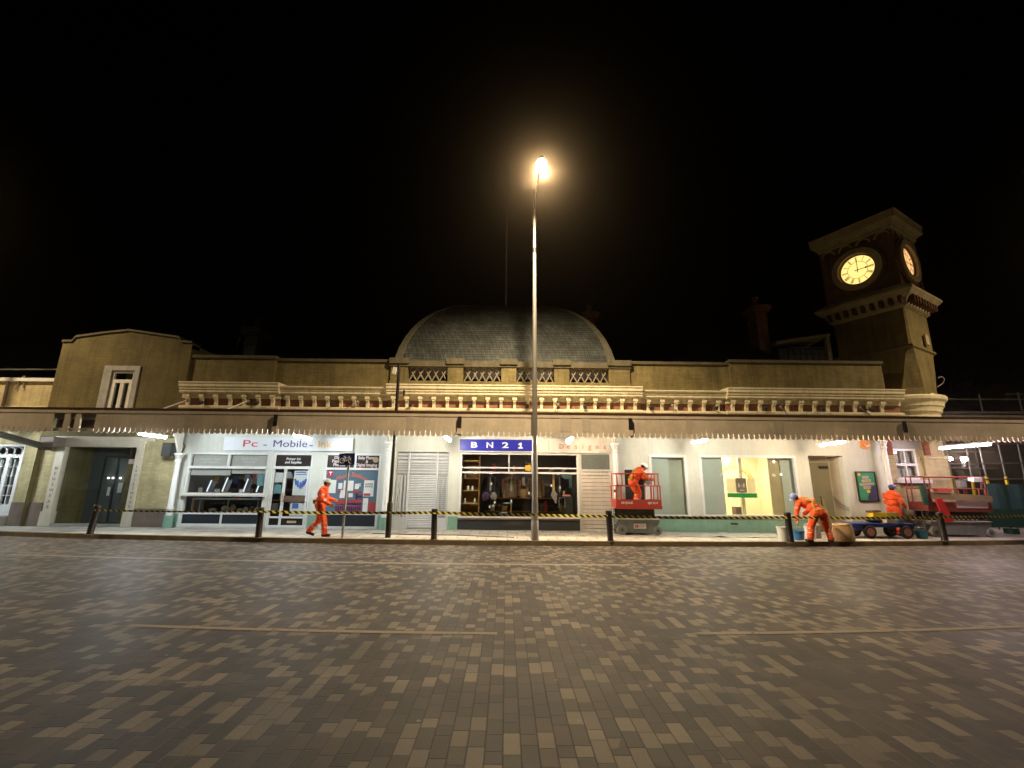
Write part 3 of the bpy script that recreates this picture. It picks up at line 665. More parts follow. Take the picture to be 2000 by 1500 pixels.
for i in range(12): pb.box(-5.84 + i * .073, -5.79 + i * .073, YF + .044, YF + .049, .72, .85); pb.box(-5.5 + i * .043, -5.47 + i * .043, YF + .044, YF + .049, .92, .97)
for a, b, c, d in ((-5.13, -4.98, 1.14, 1.20), (-5.2, -5.12, 1.08, 1.28)): pb.box(a, b, YF + .045, YF + .049, c, d)
B('white_notices', pp, 'paper', w); B('red_print_bands', pq, 'postred', w); B('portrait_grid', pd, 'lgrey', w); B('price_lettering', pb, 'lnavy', w)
ST.text('notice_letter', 'F', 'lwhite', .22, -5.09, YF + .052, 1.52, parent=w, bold=.006, extr=.001)
# ---- white slatted shutter bay
sh = MB()
for i in range(30):
    z = .16 + i * .058; sh.prof([(YF + .10, z), (YF + .078, z + .027), (YF + .10, z + .054), (YF + .12, z + .054), (YF + .12, z)], -3.42, -2.47)
shp = B('roller_shutter', sh, 'shutter')
hz = MB()
for i, z in enumerate((1.95, 2.05, 2.15, 2.23, 2.31, 2.43, 2.56)): hz.box(-3.84, -2.08, YF + .07, YF + .11, z + .02, z + (.085 if i not in (2, 3) else .06))
B('shutter_header', hz, 'shutter', shp)
B('shutter_backing', MB().box(-3.87, -2.05, YF + .125, YF + .14, .13, 2.7), 'blind', shp)
vp = MB(); vp.box(-3.47, -3.41, YF + .04, YF + .13, .13, 2.68); vp.box(-2.49, -2.43, YF + .04, YF + .13, .13, 2.68)
for x in (-3.84, -3.70, -3.57): vp.box(x, x + .055, YF + .06, YF + .10, .5, 1.9)
for k_ in range(14): vp.obox((-3.74 + .02 * math.sin(k_ * 1.4), YF + .07, .55 + k_ * .1), (.06, .02, .11), (0, .25 * math.cos(k_ * 1.4), 0))
for k_ in range(12): vp.obox((-2.25 + .03 * math.sin(k_ * 1.3), YF + .07, .6 + k_ * .1), (.03, .02, .11), (0, .3 * math.cos(k_ * 1.3), 0))
for x in (-2.40, -2.12): vp.box(x, x + .03, YF + .07, YF + .11, .5, 1.9)
for k_ in range(20): vp.box(-2.42, -2.08, YF + .085, YF + .115, .56 + k_ * .066, .59 + k_ * .066)
vp.box(-3.86, -3.48, YF + .05, YF + .11, .13, .5); vp.box(-2.42, -2.07, YF + .05, YF + .11, .13, .5)
B('ornamental_grille', vp, 'shutter', shp)
# ---- designer clothes shop
w = B('shop_window', frame(-1.66, 2.45, .5, 2.70, YF + .03, .06, .09, vb=[(-.02 + .05, 2.0, 2.64, .045), (.84, 2.0, 2.64, .05)], hb=[(2.185, -1.6, 2.39, .05), (2.02, -1.6, 2.39, .06)]), 'white')
B('pane', MB().box(-1.6, 2.39, YF + .075, YF + .085, .56, 2.64), 'glass', w)
B('stall_riser', MB().box(-1.69, 2.45, YF - .01, YF + .1, .13, .46), 'blackish', w)
B('window_ledge', MB().box(-1.69, 2.45, YF - .05, YF + .15, .462, .51), 'brown', w)
B('riser_vent', MB().box(-.17, .56, YF - .03, YF - .011, .25, .40), 'liftdark', w)
room(-1.7, 3.65, 18.2, .14, 2.95, 'interior')
B('display_floor', MB().box(-1.66, 2.45, YF + .27, YF + 1.1, .40, .46), 'brown', w)
dr = B('shop_door', frame(2.49, 3.6, .13, 2.73, YF + .02, .06, .09, hb=[(2.13, 2.55, 3.54, .06), (1.99, 2.55, 3.54, .05)]), 'offwhite')
B('fanlight_panel', MB().box(2.55, 3.54, YF + .05, YF + .065, 2.16, 2.67), 'greyglass', dr)
B('name_strip', MB().box(2.55, 3.54, YF + .05, YF + .07, 2.015, 2.10), 'shuttw', dr)
ST.text('name_lettering', 'FINE VINTAGE ITEMS', 'lgrey', .062, 3.04, YF + .048, 2.06, width=.86, parent=dr, extr=.001)
db = MB()
for i in range(14): db.prof([(YF + .075, .2 + i * .127), (YF + .055, .205 + i * .127), (YF + .055, .315 + i * .127), (YF + .075, .32 + i * .127), (YF + .1, .26 + i * .127)], 2.55, 3.54)
B('boarded_door', db, 'shuttw', dr)
# ---- two filmed windows, warm lobby behind
for (a, b, c, d) in (holes['w1'], holes['w2']):
    w = B('shop_window', frame(a, b, c, d, YF - .015, .09, .12), 'white'); B('pane', MB().box(a + .09, b - .09, YF + .06, YF + .07, c + .09, d - .09), 'glass', w)
    if a < 6:
        B('etched_film', MB().box(a + .003, 5.62, YF + .14, YF + .15, c + .003, d - .003), 'intgreen', w)
        B('etched_film', MB().box(5.45, b + .1, YF + .27, YF + .28, c - .1, d + .1), 'filmgreen', w)
    else:
        B('etched_film', MB().box(a + .003, 7.52, YF + .14, YF + .15, c + .003, d - .003), 'intgreen', w)
        B('partition', MB().box(9.2, 9.63, YF + .26, YF + .32, c - .1, d + .1), 'intolive', w)
        B('etched_film', MB().box(9.60, b - .003, YF + .2, YF + .21, c + .003, d - .003), 'intgreen', w)
        win2 = w
room(4.7, 10.3, 18.8, .14, 3.2, 'intwarm', 'lobby_interior')
B('lobby_lining', MB().box(6.9, 7.53, YF + 1.2, YF + 1.25, .2, 3.1), 'intwarm')
B('lobby_pillar', MB().box(8.32, 8.44, YF + .6, YF + .72, .2, 3.1), 'cream')
lp = MB().lathe(8.0, 16.6, [(.02, 2.78), (.11, 2.74), (.15, 2.66), (.10, 2.52), (.03, 2.40), (.0, 2.38)], 14)
pl = Thing('pendant_lamp', 'glowing cone pendant lamp hanging inside the lobby behind the wide window', 'pendant lamp', (8.0, 16.6, 2.38)); pl.part('glass_shade', lp, 'pend', smooth=60); pl.part('cord', MB().cyl((8, 16.6, 2.78), (8, 16.6, 3.2), .008, n=6), 'cable')
sp_l = MB().ell((9.42, 16.04, 2.50), (.03, .02, .03), 8, 6).ell((9.58, 15.98, 2.06), (.02, .02, .02), 8, 6); B('lobby_spot', sp_l, 'spotl')
ar = MB(); 
for i in range(13):
    a0 = PI * i / 12; a1 = PI * (i + 1) / 12
    if i < 12:
        ar.add([(8.75 + r_ * math.cos(q), y_, 1.75 + .9 * r_ * math.sin(q)) for y_ in (17.6, 17.7) for q, r_ in ((a0, .62), (a1, .62), (a1, .75), (a0, .75))], [(0, 1, 2, 3), (4, 7, 6, 5), (0, 4, 5, 1), (2, 6, 7, 3)])
B('lobby_arch', ar, 'tan')
nb = MB(); nb.box(7.72, 8.04, 16.15, 16.17, 1.42, 1.9); nb.box(8.44, 8.73, 16.15, 16.17, 1.42, 1.9)
single('notice_panel', nb, 'npaper', 'pale notice panels above the green strip in the lobby window', 'notice')
no = Thing('face_notice', 'dark notice with simple white face symbol in the lobby window', 'notice', (8.24, 16.15, 1.42)); no.part('board', MB().box(8.05, 8.41, 16.15, 16.17, 1.42, 1.92), 'ndark')
fc = MB(); fc.box(8.12, 8.155, 16.14, 16.148, 1.6, 1.74); fc.box(8.30, 8.335, 16.14, 16.148, 1.6, 1.74); fc.box(8.16, 8.3, 16.14, 16.148, 1.645, 1.66); fc.box(8.16, 8.32, 16.14, 16.148, 1.49, 1.52); no.part('face_symbol', fc, 'paper')
gs = MB(); gs.box(7.7, 8.74, 16.12, 16.14, 1.25, 1.40); single('green_strip', gs, 'ngreen', 'green band running across the lobby window below the notices', 'banner')
single('floor_bin', MB().box(8.13, 8.46, 16.5, 16.8, .56, .92), 'plinth', 'brown box standing behind the lobby window sill', 'box')
ST.text('window_lettering', 'P   T F E L M A K   C O O K S   N', 'paper', .13, 8.35, YF + .055, 2.02, width=1.9, parent=win2, extr=.001, bold=.004)
# ---- recessed door bay
rc = MB(); y1 = YF + .72
rc.quad((10.5, YF + .25, .13), (10.5, y1, .13), (10.5, y1, 2.71), (10.5, YF + .25, 2.71)); rc.quad((11.72, YF + .25, .13), (11.72, YF + .25, 2.71), (11.72, y1, 2.71), (11.72, y1, .13))
rc.quad((10.5, y1, .13), (11.72, y1, .13), (11.72, y1, 2.71), (10.5, y1, 2.71)); rc.quad((10.5, YF + .25, 2.71), (10.5, y1, 2.71), (11.72, y1, 2.71), (11.72, YF + .25, 2.71))
B('door_recess', rc, 'stonepaint')
dr = B('recessed_door', MB().box(10.55, 11.62, y1 - .08, y1 - .02, .13, 2.5), 'door'); B('door_handle', MB().tube([(11.15, y1 - .09, .95), (11.15, y1 - .15, .95), (11.15, y1 - .15, 1.3), (11.15, y1 - .09, 1.3)], .018, 6), 'black', dr)
B('door_closer', MB().box(11.25, 11.55, y1 - .16, y1 - .09, 2.3, 2.38), 'black', dr)
B('handrail', MB().tube([(11.66, YF + .02, .95), (11.66, YF + .35, 1.08), (11.66, YF + .66, 1.3)], .016, 6).tube([(11.66, YF + .02, .86), (11.66, YF + .35, .99), (11.66, YF + .66, 1.21)], .012, 6), 'galv')
B('wall_vent', MB().box(7.55, 7.8, YF - .02, YF - .013, .37, .42), 'black')

# ------------------------------------------------------------------ left pavilion and wing
PV = Thing('corner_pavilion', 'two storey brick pavilion with gabled parapet and empty clothes shop at the far left', 'building', (-13.8, 15.6, .12)); B2 = PV.part
YP = 15.62
B2('upper_wall', wall_holes(-16.1, -11.45, 3.1, 6.3, YP, [(-14.1, -13.3, 3.75, 5.44)], .3), 'stockp')
gp = [(-16.1, 6.30), (-11.45, 6.30), (-11.45, 6.50), (-11.85, 6.52), (-11.95, 6.68), (-13.0, 6.82), (-13.8, 6.93), (-14.6, 6.83), (-15.65, 6.66), (-15.75, 6.50), (-16.1, 6.48)]
B2('parapet_gable', MB().prism(gp, YP, YP + .4), 'stockp')
cp = MB(); tp = gp[2:]
for (a, b), (c, d) in zip(tp, tp[1:]):
    cp.add([(a, YP - .06, b), (c, YP - .06, d), (c, YP - .06, d + .07), (a, YP - .06, b + .07), (a, YP + .45, b), (c, YP + .45, d), (c, YP + .45, d + .07), (a, YP + .45, b + .07)], [(0, 1, 2, 3), (4, 7, 6, 5), (3, 2, 6, 7), (0, 4, 5, 1)])
B2('gable_coping', cp, 'coping')
B2('side_wall', MB().quad((-11.45, YP, 3.1), (-11.45, 24, 3.1), (-11.45, 24, 6.45), (-11.45, YP, 6.45)), 'stockp'); B2('side_wall', MB().quad((-16.1, YP, .12), (-16.1, 24, .12), (-16.1, 24, 6.45), (-16.1, YP, 6.45)), 'stockp')
B2('pavilion_roof', MB().quad((-16.1, 16, 6.2), (-11.45, 16, 6.2), (-11.45, 24, 6.2), (-16.1, 24, 6.2)), 'slatedark')
sr = MB(); sr.box(-14.38, -14.1, YP - .05, YP + .1, 3.75, 5.62); sr.box(-13.3, -13.12, YP - .05, YP + .1, 3.75, 5.62); sr.box(-14.1, -13.3, YP - .045, YP + .1, 5.45, 5.62)
B2('stone_surround', sr, 'surround')
uw = B2('upper_window', frame(-14.1, -13.3, 3.75, 5.44, YP + .015, .07, .08, vb=[(-13.70, 3.8, 5.02, .13), (-13.99, 3.8, 5.02, .10), (-13.41, 3.8, 5.02, .10)], hb=[(5.07, -14.04, -13.36, .12)]), 'offwhite')
B2('pane', MB().box(-14.04, -13.36, YP + .06, YP + .07, 3.8, 5.38), 'glass', uw); B2('dark_room', MB().quad((-14.2, YP + .7, 3.6), (-13.2, YP + .7, 3.6), (-13.2, YP + .7, 5.5), (-14.2, YP + .7, 5.5)), 'blind', uw)
B2('window_rail', MB().cyl((-14.12, YP + .05, 4.18), (-13.28, YP + .05, 4.18), .02, n=6), 'black', uw)
B2('lower_wall', wall_holes(-16.65, -11.47, .12, 3.1, YF, [(-15.6, -12.6, .13, 2.98)], .2), 'stockl')
for a, b, z in ((-16.68, -15.66, .88), (-12.54, -11.5, .72)): B2('pier_plinth', MB().box(a, b, YF - .05, YF + .02, .12, z), 'plinth')
lf = MB(); lf.box(-15.6, -15.32, YF - .03, YF + .15, .13, 2.98); lf.box(-12.86, -12.6, YF - .03, YF + .15, .13, 2.98); lf.box(-15.32, -12.86, YF - .028, YF + .15, 2.76, 2.98)
lf.box(-15.64, -15.28, YF - .06, YF + .15, .13, .6); lf.box(-12.90, -12.56, YF - .06, YF + .15, .13, .6)
sf = B2('shop_frame', lf, 'stonepaint')
B2('fascia_panel', MB().box(-15.7, -12.3, YF - .05, YF - .01, 2.985, 3.6), 'stonepaint', sf)
PV.text('frame_lettering', '\n'.join('MENSWEAR'), 'lgrey', .15, -15.46, YF - .034, 1.38, parent=sf, extr=.002, bold=.003, line=1.22)
PV.text('frame_lettering', '\n'.join('LADIESWEAR'), 'lgrey', .135, -12.73, YF - .034, 1.44, parent=sf, extr=.002, bold=.003, line=1.1)
B2('pane', MB().box(-15.32, -12.86, YF + .1, YF + .11, .2, 2.76), 'glass', sf); B2('threshold', MB().box(-15.32, -12.86, YF - .02, YF + .15, .13, .2), 'grey', sf)
rm = MB(); rm.quad((-15.2, 16.8, .13), (-13.7, 16.8, .13), (-13.7, 16.8, 3.0), (-15.2, 16.8, 3.0)); B2('shop_back_wall', rm, 'kiosk', sf)
si = MB(); si.quad((-15.5, YF + .2, .13), (-15.2, 16.8, .13), (-15.2, 16.8, 3.0), (-15.5, YF + .2, 3.0)); si.quad((-13.25, YF + .2, .13), (-13.7, 16.8, .13), (-13.7, 16.8, 3.0), (-13.25, YF + .2, 3.0)); si.quad((-13.25, YF + .2, .13), (-12.7, YF + .2, .13), (-12.7, YF + .2, 2.35), (-13.25, YF + .2, 2.35))
B2('entrance_wall_and_reflection', si, 'stock', sf)  # right-hand brick faces stand in for brick mirrored in the glass
fl = MB(); fl.quad((-15.5, YF + .2, .135), (-12.7, YF + .2, .135), (-12.7, 17, .135), (-15.5, 17, .135)); fl.quad((-15.5, YF + .2, 3.0), (-15.5, 17, 3.0), (-12.7, 17, 3.0), (-12.7, YF + .2, 3.0)); B2('entrance_floor', fl, 'interior', sf)
kd = frame(-14.75, -13.75, .14, 2.5, 16.76, .05, .03, vb=[(-14.25, .19, 2.45, .05)]); B2('inner_door_frame', kd, 'blackish', sf)
dn = MB(); dn.box(-14.06, -13.90, 16.74, 16.755, 1.2, 1.55); dn.box(-14.42, -14.32, 16.74, 16.755, 1.1, 1.4); B2('door_notices', dn, 'paper', sf)
dl = MB()
for x in (-14.45, -14.28, -14.02): dl.ell((x, 16.72, 1.72), (.025, .025, .025), 8, 6)
B2('ceiling_spots', dl, 'spotl', sf)
B2('awning_reflection', MB().box(-13.22, -12.75, YF + .18, YF + .195, 2.2, 2.36), 'lpinkw', sf)  # pink-white box paints an awning mirrored in the shop glass
WG = Thing('side_wing', 'low pale brick wing with white french doors at the left edge', 'building', (-18.5, 15.8, .12)); B3 = WG.part
B3('wall', wall_holes(-26, -16.66, .12, 5.05, YF, [(-17.75, -16.72, .45, 2.82)], .2), 'stockl')
B3('upper_return', MB().box(-16.66, -16.11, YF, YF + .3, 3.1, 5.04), 'stockl'); B3('coping', MB().box(-26, -16.12, YF - .1, YF + .3, 5.05, 5.17), 'offwhite'); B3('string_course', MB().box(-26, -16.2, YF - .12, YF + .02, 4.0, 4.14), 'cream')
dp = MB(); dp.tube([(-17.85, YF - .06, 5.1), (-17.82, YF - .06, 4.7), (-17.78, YF - .06, 3.7)], .04, 8); dp.tube([(-17.35, YF - .05, 5.25), (-17.45, YF - .05, 5.0), (-17.5, YF - .05, 4.75)], .02, 6).tube([(-17.3, YF - .05, 5.25), (-17.25, YF - .05, 4.8)], .02, 6); B3('rainwater_pipe', dp, 'plinth')
fd = B3('french_door', frame(-17.75, -16.72, .45, 2.82, YF + .03, .07, .1, vb=[(-17.24, .5, 2.36, .13), (-17.47, .8, 2.3, .02), (-17.0, .8, 2.3, .02), (-17.66, .5, 2.36, .07), (-16.82, .5, 2.36, .07)],
        hb=[(2.42, -17.7, -16.78, .12), (.66, -17.7, -16.78, .3)] + [(z, -17.65, -16.84, .02) for z in (1.1, 1.42, 1.75, 2.05)]), 'white')
tr = MB()
for i in range(4):
    c = -17.65 + i * .27
    for q in range(8):
        a0, a1 = PI * q / 8, PI * (q + 1) / 8; tr.cyl((c + .135 + .16 * math.cos(a0), YF + .06, 2.5 + .22 * math.sin(a0)), (c + .135 + .16 * math.cos(a1), YF + .06, 2.5 + .22 * math.sin(a1)), .011, n=5)
B3('fanlight_tracery', tr, 'white', fd); B3('pane', MB().box(-17.68, -16.79, YF + .075, YF + .085, .8, 2.76), 'glass', fd)
B3('dark_room', MB().quad((-17.8, YF + 1, .4), (-16.6, YF + 1, .4), (-16.6, YF + 1, 2.9), (-17.8, YF + 1, 2.9)), 'purple', fd); B3('door_step', MB().box(-17.9, -16.7, YF - .25, YF, .12, .42), 'grey')
B3('roof_rail', MB().cyl((-22, 17, 5.75), (-16.3, 17, 5.82), .03, n=6).cyl((-17.3, 17, 5.2), (-17.3, 17, 6.1), .03, n=6), 'galv')

# ------------------------------------------------------------------ clock tower
ang = R(30); dA = Vector((-math.sin(ang), math.cos(ang), 0)); dB = Vector((math.cos(ang), math.sin(ang), 0))
TC = Vector((15.14, 17.27, 0)); HW = 1.25; BK = .87
def tp_(a, b, z): p = TC + dA * a + dB * b * BK; return (p.x, p.y, z)       # a along dA, b along dB
def tbox(mb, a0, a1, b0, b1, z0, z1):
    return mb.add([tp_(a, b, z) for z in (z0, z1) for b in (b0, b1) for a in (a0, a1)], [(0, 2, 3, 1), (4, 5, 7, 6), (0, 1, 5, 4), (2, 6, 7, 3), (0, 4, 6, 2), (1, 3, 7, 5)])
def tsq(mb, prof_):                                                        # stack of squares (half, z)
    o = len(mb.v)
    for w_, z in prof_: mb.v += [tp_(a * w_, b * w_, z) for a, b in ((-1, -1), (1, -1), (1, 1), (-1, 1))]
    for j in range(len(prof_) - 1):
        for i in range(4): mb.f.append((o + j * 4 + i, o + j * 4 + (i + 1) % 4, o + (j + 1) * 4 + (i + 1) % 4, o + (j + 1) * 4 + i))
    mb.f.append(tuple(o + i for i in (3, 2, 1, 0))); e = o + (len(prof_) - 1) * 4; mb.f.append((e, e + 1, e + 2, e + 3)); return mb
TW = Thing('clock_tower', 'square brick clock tower with two lit clock faces rising from a rounded corner', 'clock tower', (15.28, 17.35, .12)); T_ = TW.part
def oct_(w_, c_, z): return [tp_(a, b, z) for a, b in ((-w_ + c_, -w_), (w_ - c_, -w_), (w_, -w_ + c_), (w_, w_ - c_), (w_ - c_, w_), (-w_ + c_, w_), (-w_, w_ - c_), (-w_, -w_ + c_))]
sm = MB()
lev = [(1.2, .5, 4.9), (1.18, .5, 5.25), (1.2, .35, 5.9), (1.2, .22, 6.5), (1.2, .08, 6.75), (1.2, .04, 8.4)]
for w_, c_, z in lev: sm.v += oct_(w_, c_, z)
for j in range(len(lev) - 1):
    for i in range(8): sm.f.append((j * 8 + i, j * 8 + (i + 1) % 8, (j + 1) * 8 + (i + 1) % 8, (j + 1) * 8 + i))
T_('shaft', sm, 'tshaft')
T_('shaft_band', tsq(MB(), [(1.22, 6.72), (1.26, 6.76), (1.24, 6.84), (1.205, 6.86)]), 'tshaft')
T_('rounded_base', MB().lathe(15.28, 17.35, [(1.22, .12), (1.22, 3.95)], 40), 'stockl', smooth=40)
T_('corbel', MB().lathe(15.28, 17.35, [(1.20, 3.9), (1.20, 4.12), (1.26, 4.14), (1.26, 4.24), (1.22, 4.26), (1.28, 4.38), (1.31, 4.40), (1.31, 4.46), (1.36, 4.58), (1.39, 4.60), (1.39, 4.67), (1.45, 4.80), (1.50, 4.83), (1.52, 4.93), (1.50, 4.97), (1.25, 5.03), (1.12, 5.2)], 48), 'cream', smooth=30)
T_('belt_cornice', tsq(MB(), [(1.22, 8.28), (1.30, 8.34), (1.32, 8.42), (1.40, 8.62), (1.52, 8.70), (1.62, 8.82), (1.66, 8.86), (1.66, 8.94), (1.40, 9.12), (1.30, 9.2)]), 'tstone')
bm_ = MB()
for f in (0, 1):
    for i in range(9):
        t = -1.2 + i * .3
        if f == 0: tbox(bm_, t - .06, t + .06, -1.56, -1.28, 8.42, 8.68)
        else: tbox(bm_, -1.56, -1.28, t - .06, t + .06, 8.42, 8.68)
T_('cornice_block', bm_, 'tbrick')
T_('clock_stage', tsq(MB(), [(1.25, 9.15), (1.25, 11.85)]), 'tbrick')
for a in (-1, 1):
    for b in (-1, 1): T_('corner_pilaster', tbox(MB(), a * 1.15 - .13, a * 1.15 + .13, b * 1.15 - .13, b * 1.15 + .13, 9.15, 11.55), 'tbrick')
T_('eaves', tsq(MB(), [(1.28, 11.55), (1.34, 11.62), (1.33, 11.68), (1.42, 11.80), (1.50, 11.86), (1.53, 11.88), (1.53, 12.16), (1.56, 12.2)]), 'tstone')
T_('tower_roof', tsq(MB(), [(1.56, 12.2), (.25, 12.75), (.2, 12.8)]), 'slatedark')
# face A looks along -dB, face B along -dA
fA = (dA * -1, dB * -1, 0.0); fB = (dB, dA * -1, -.24)         # (rightward direction seen from outside, outward normal)
def fp(face, u, v, out): r_, n_, sh = face; p = TC + r_ * (u + sh) + n_ * ((HW if sh else HW * BK) + out); return (p.x, p.y, 10.29 + v)
def ring(face, r0, r1, o0, o1, n=40):
    mb = MB()
    for i in range(n):
        a, b = 2 * PI * i / n, 2 * PI * (i + 1) / n
        P = [fp(face, r * math.cos(q), r * math.sin(q), o) for o in (o0, o1) for q, r in ((a, r0), (b, r0), (b, r1), (a, r1))]
        mb.add(P, [(4, 5, 6, 7), (0, 4, 5, 1), (3, 2, 6, 7)])
    return mb
for face in (fA, fB):
    T_('clock_surround', ring(face, .66, .88, .0, .20), 'tstone'); T_('clock_surround_roll', ring(face, .88, .98, .0, .12), 'tbrick')
    ap = MB()
    for u in (-1.05, -.35, .35, 1.05):
        for q in range(6):
            a0, a1 = PI * q / 6, PI * (q + 1) / 6
            ap.add([fp(face, u * .9 + .2 * math.cos(a0), 1.0 + .2 * math.sin(a0), .01), fp(face, u * .9 + .2 * math.cos(a1), 1.0 + .2 * math.sin(a1), .01), fp(face, u * .9 + .27 * math.cos(a1), 1.0 + .27 * math.sin(a1), .05), fp(face, u * .9 + .27 * math.cos(a0), 1.0 + .27 * math.sin(a0), .05)], [(0, 1, 2, 3)])
    T_('arcade_moulding', ap, 'tstone')
    dial = MB(); dial.add([fp(face, .60 * math.cos(2 * PI * i / 40), .60 * math.sin(2 * PI * i / 40), .045) for i in range(40)], [tuple(range(40))])
    cf = T_('clock_face', dial, 'clockg' if face is fA else 'clocko')
    nm = ring(face, .345, .36, .05, .056); r2 = ring(face, .59, .625, .05, .08); nm.add(r2.v, r2.f)
    cnt = [2, 1, 2, 3, 3, 1, 2, 3, 4, 2, 1, 2]
    for hN in range(12):
        a = PI / 2 - 2 * PI * hN / 12
        for kx in range(cnt[hN]):
            off = (kx - (cnt[hN] - 1) / 2) * .032; q0, q1 = .37, .56
            def pt(rr, oo): return fp(face, rr * math.cos(a) - oo * math.sin(a), rr * math.sin(a) + oo * math.cos(a), .052)
            nm.add([pt(q0, off - .009), pt(q1, off - .011), pt(q1, off + .011), pt(q0, off + .009)], [(0, 1, 2, 3)])
    T_('numeral_ring', nm, 'plinth', cf)
    hd = MB()
    for a, L, w_ in ((R(88), .52, .016), (R(90 - 91), .46, .018)):
        def hp(rr, oo): return fp(face, rr * math.cos(a) - oo * math.sin(a), rr * math.sin(a) + oo * math.cos(a), .06)
        hd.add([hp(-.11, -w_), hp(L * .97, -w_ * .6), hp(L, 0), hp(L * .97, w_ * .6), hp(-.11, w_)], [(0, 1, 2, 3, 4)])
        if L < .5: hd.add([hp(.24, 0), hp(.29, -.05), hp(.36, 0), hp(.29, .05)], [(0, 1, 2, 3)])
    T_('clock_hands', hd, 'black', cf)
T_('wall_plaque', MB().add([fp(fB, u, v, o) for o in (.0, .06) for u, v in ((.35, -3.3), (.65, -3.3), (.65, -2.9), (.35, -2.9))], [(4, 5, 6, 7), (0, 4, 7, 3), (1, 2, 6, 5), (0, 1, 5, 4), (2, 3, 7, 6)]), 'tstone')
T_('stair_lobby', MB().box(13.9, 14.9, 17.6, 19.5, 5.2, 7.0), 'tshaft')
hoop = MB().tube([(16.35, 16.6, 5.4 + 0), (16.55, 16.55, 5.55), (16.6, 16.5, 5.7), (16.5, 16.5, 5.8), (16.4, 16.55, 5.75)], .015, 6); T_('cable_loop', hoop, 'galv')

# ------------------------------------------------------------------ canopy over the pavement
CN = Thing('street_canopy', 'long beige valanced canopy over the pavement along the whole frontage', 'canopy', (0, 14.4, 3.0)); K = CN.part
YC = 13.3
rf = MB().prof([(YC, 3.66), (YC, 3.70), (15.9, 3.98), (15.9, 3.92)], -24, 15.35); rf.prof([(YC, 3.66), (YC, 3.70), (19, 3.98), (19, 3.92)], 15.351, 24); K('canopy_roof', rf, 'soffit')
K('gutter', MB().prof([(YC - .006, 3.665), (YC + .06, 3.665), (YC + .06, 3.735), (YC - .018, 3.735)], -24, 24), 'gutter')
va = [MB(), MB()]; pit = .155; x = -24.0
while x < 24:
    xa, xb = x + .004, x + pit - .004; c = (xa + xb) / 2
    if not (-13.46 < c < -12.28):
        jig = random.uniform(-.008, .008); yj = 0
        hgt = 3.0 + (.0 if abs(c) < 11 else .0)
        va[c > -13].prism([(xa + .010, hgt + .035 + jig), (c - .03, hgt + .005 + jig), (c, hgt - .012 + jig), (c + .03, hgt + .005 + jig), (xb - .010, hgt + .035 + jig), (xb - .010, hgt + .14), (xb, hgt + .15), (xb + .0036, hgt + .15), (xb + .0036, 3.66), (xa - .0036, 3.66), (xa - .0036, hgt + .15), (xa, hgt + .15), (xa + .010, hgt + .14)], YC + yj, YC + .03 + yj)
    x += pit
for v_ in va: K('valance', v_, 'valance')
for xs, w_ in ((-3.02, .2), (1.55, .31), (2.2, .25), (-9.6, .16), (7.9, .3), (5.3, .15)): K('patch_board', MB().box(xs, xs + w_, YC - .004, YC - .001, 3.16, 3.57), 'patch')
K('fascia_rail', MB().box(-24, 24, YC - .008, YC - .0015, 3.575, 3.655), 'valance')
gpp = MB(); gpp.box(-13.14, -12.98, YC, YC + .06, 3.02, 3.655); gpp.box(-12.82, -12.66, YC, YC + .06, 3.02, 3.655); gpp.box(-13.46, -12.28, YC + .07, YC + .10, 3.04, 3.12); K('exposed_post', gpp, 'valance')
K('exposed_framing', MB().box(-13.46, -12.28, YC + .12, YC + .15, 3.14, 3.655), 'darkwood')
for xs in (-6.9, -1.45, 3.63, 11.85):  # black strips paint the darkness seen through missing valance boards
    s_ = K('dark_gap_strip', MB().box(xs - .055, xs + .055, YC - .05, YC - .02, 3.24, 3.58), 'black'); K('gap_foot_board', MB().box(xs - .07, xs + .07, YC - .045, YC - .02, 3.06, 3.238), 'valance', s_)
bmn = MB()
for xs in (-17, -11.22, -4.1, 3.68, 13.03, 18): bmn.box(xs - .05, xs + .05, YC + .05, 15.6, 3.42, 3.62)
bmn.box(-24, 24, YC + .05, YC + .12, 3.4, 3.62); K('canopy_beam', bmn, 'soffit')
K('wing_bracket', MB().prof([(13.4, 3.05), (15.7, 2.62), (15.7, 2.78), (13.4, 3.2)], -15.9, -15.7), 'liftdark'); K('bracket_box', MB().box(-15.75, -15.3, 15.3, 15.7, 2.72, 3.05), 'plinth')
for xs in (-11.3, -9.2, -5.4, 1.6, 5.6, 9.4, 12.2):
    K('tie_rod', MB().cyl((xs + .12, 15.42, 4.36), (xs - .15, 14.55, 3.85), .022 if xs < -8 else .012, n=6), 'offwhite' if xs < -8 else 'plinth'); K('rod_boss', MB().ell((xs + .13, 15.46, 4.37), (.06, .06, .06), 8, 6), 'lgrey')

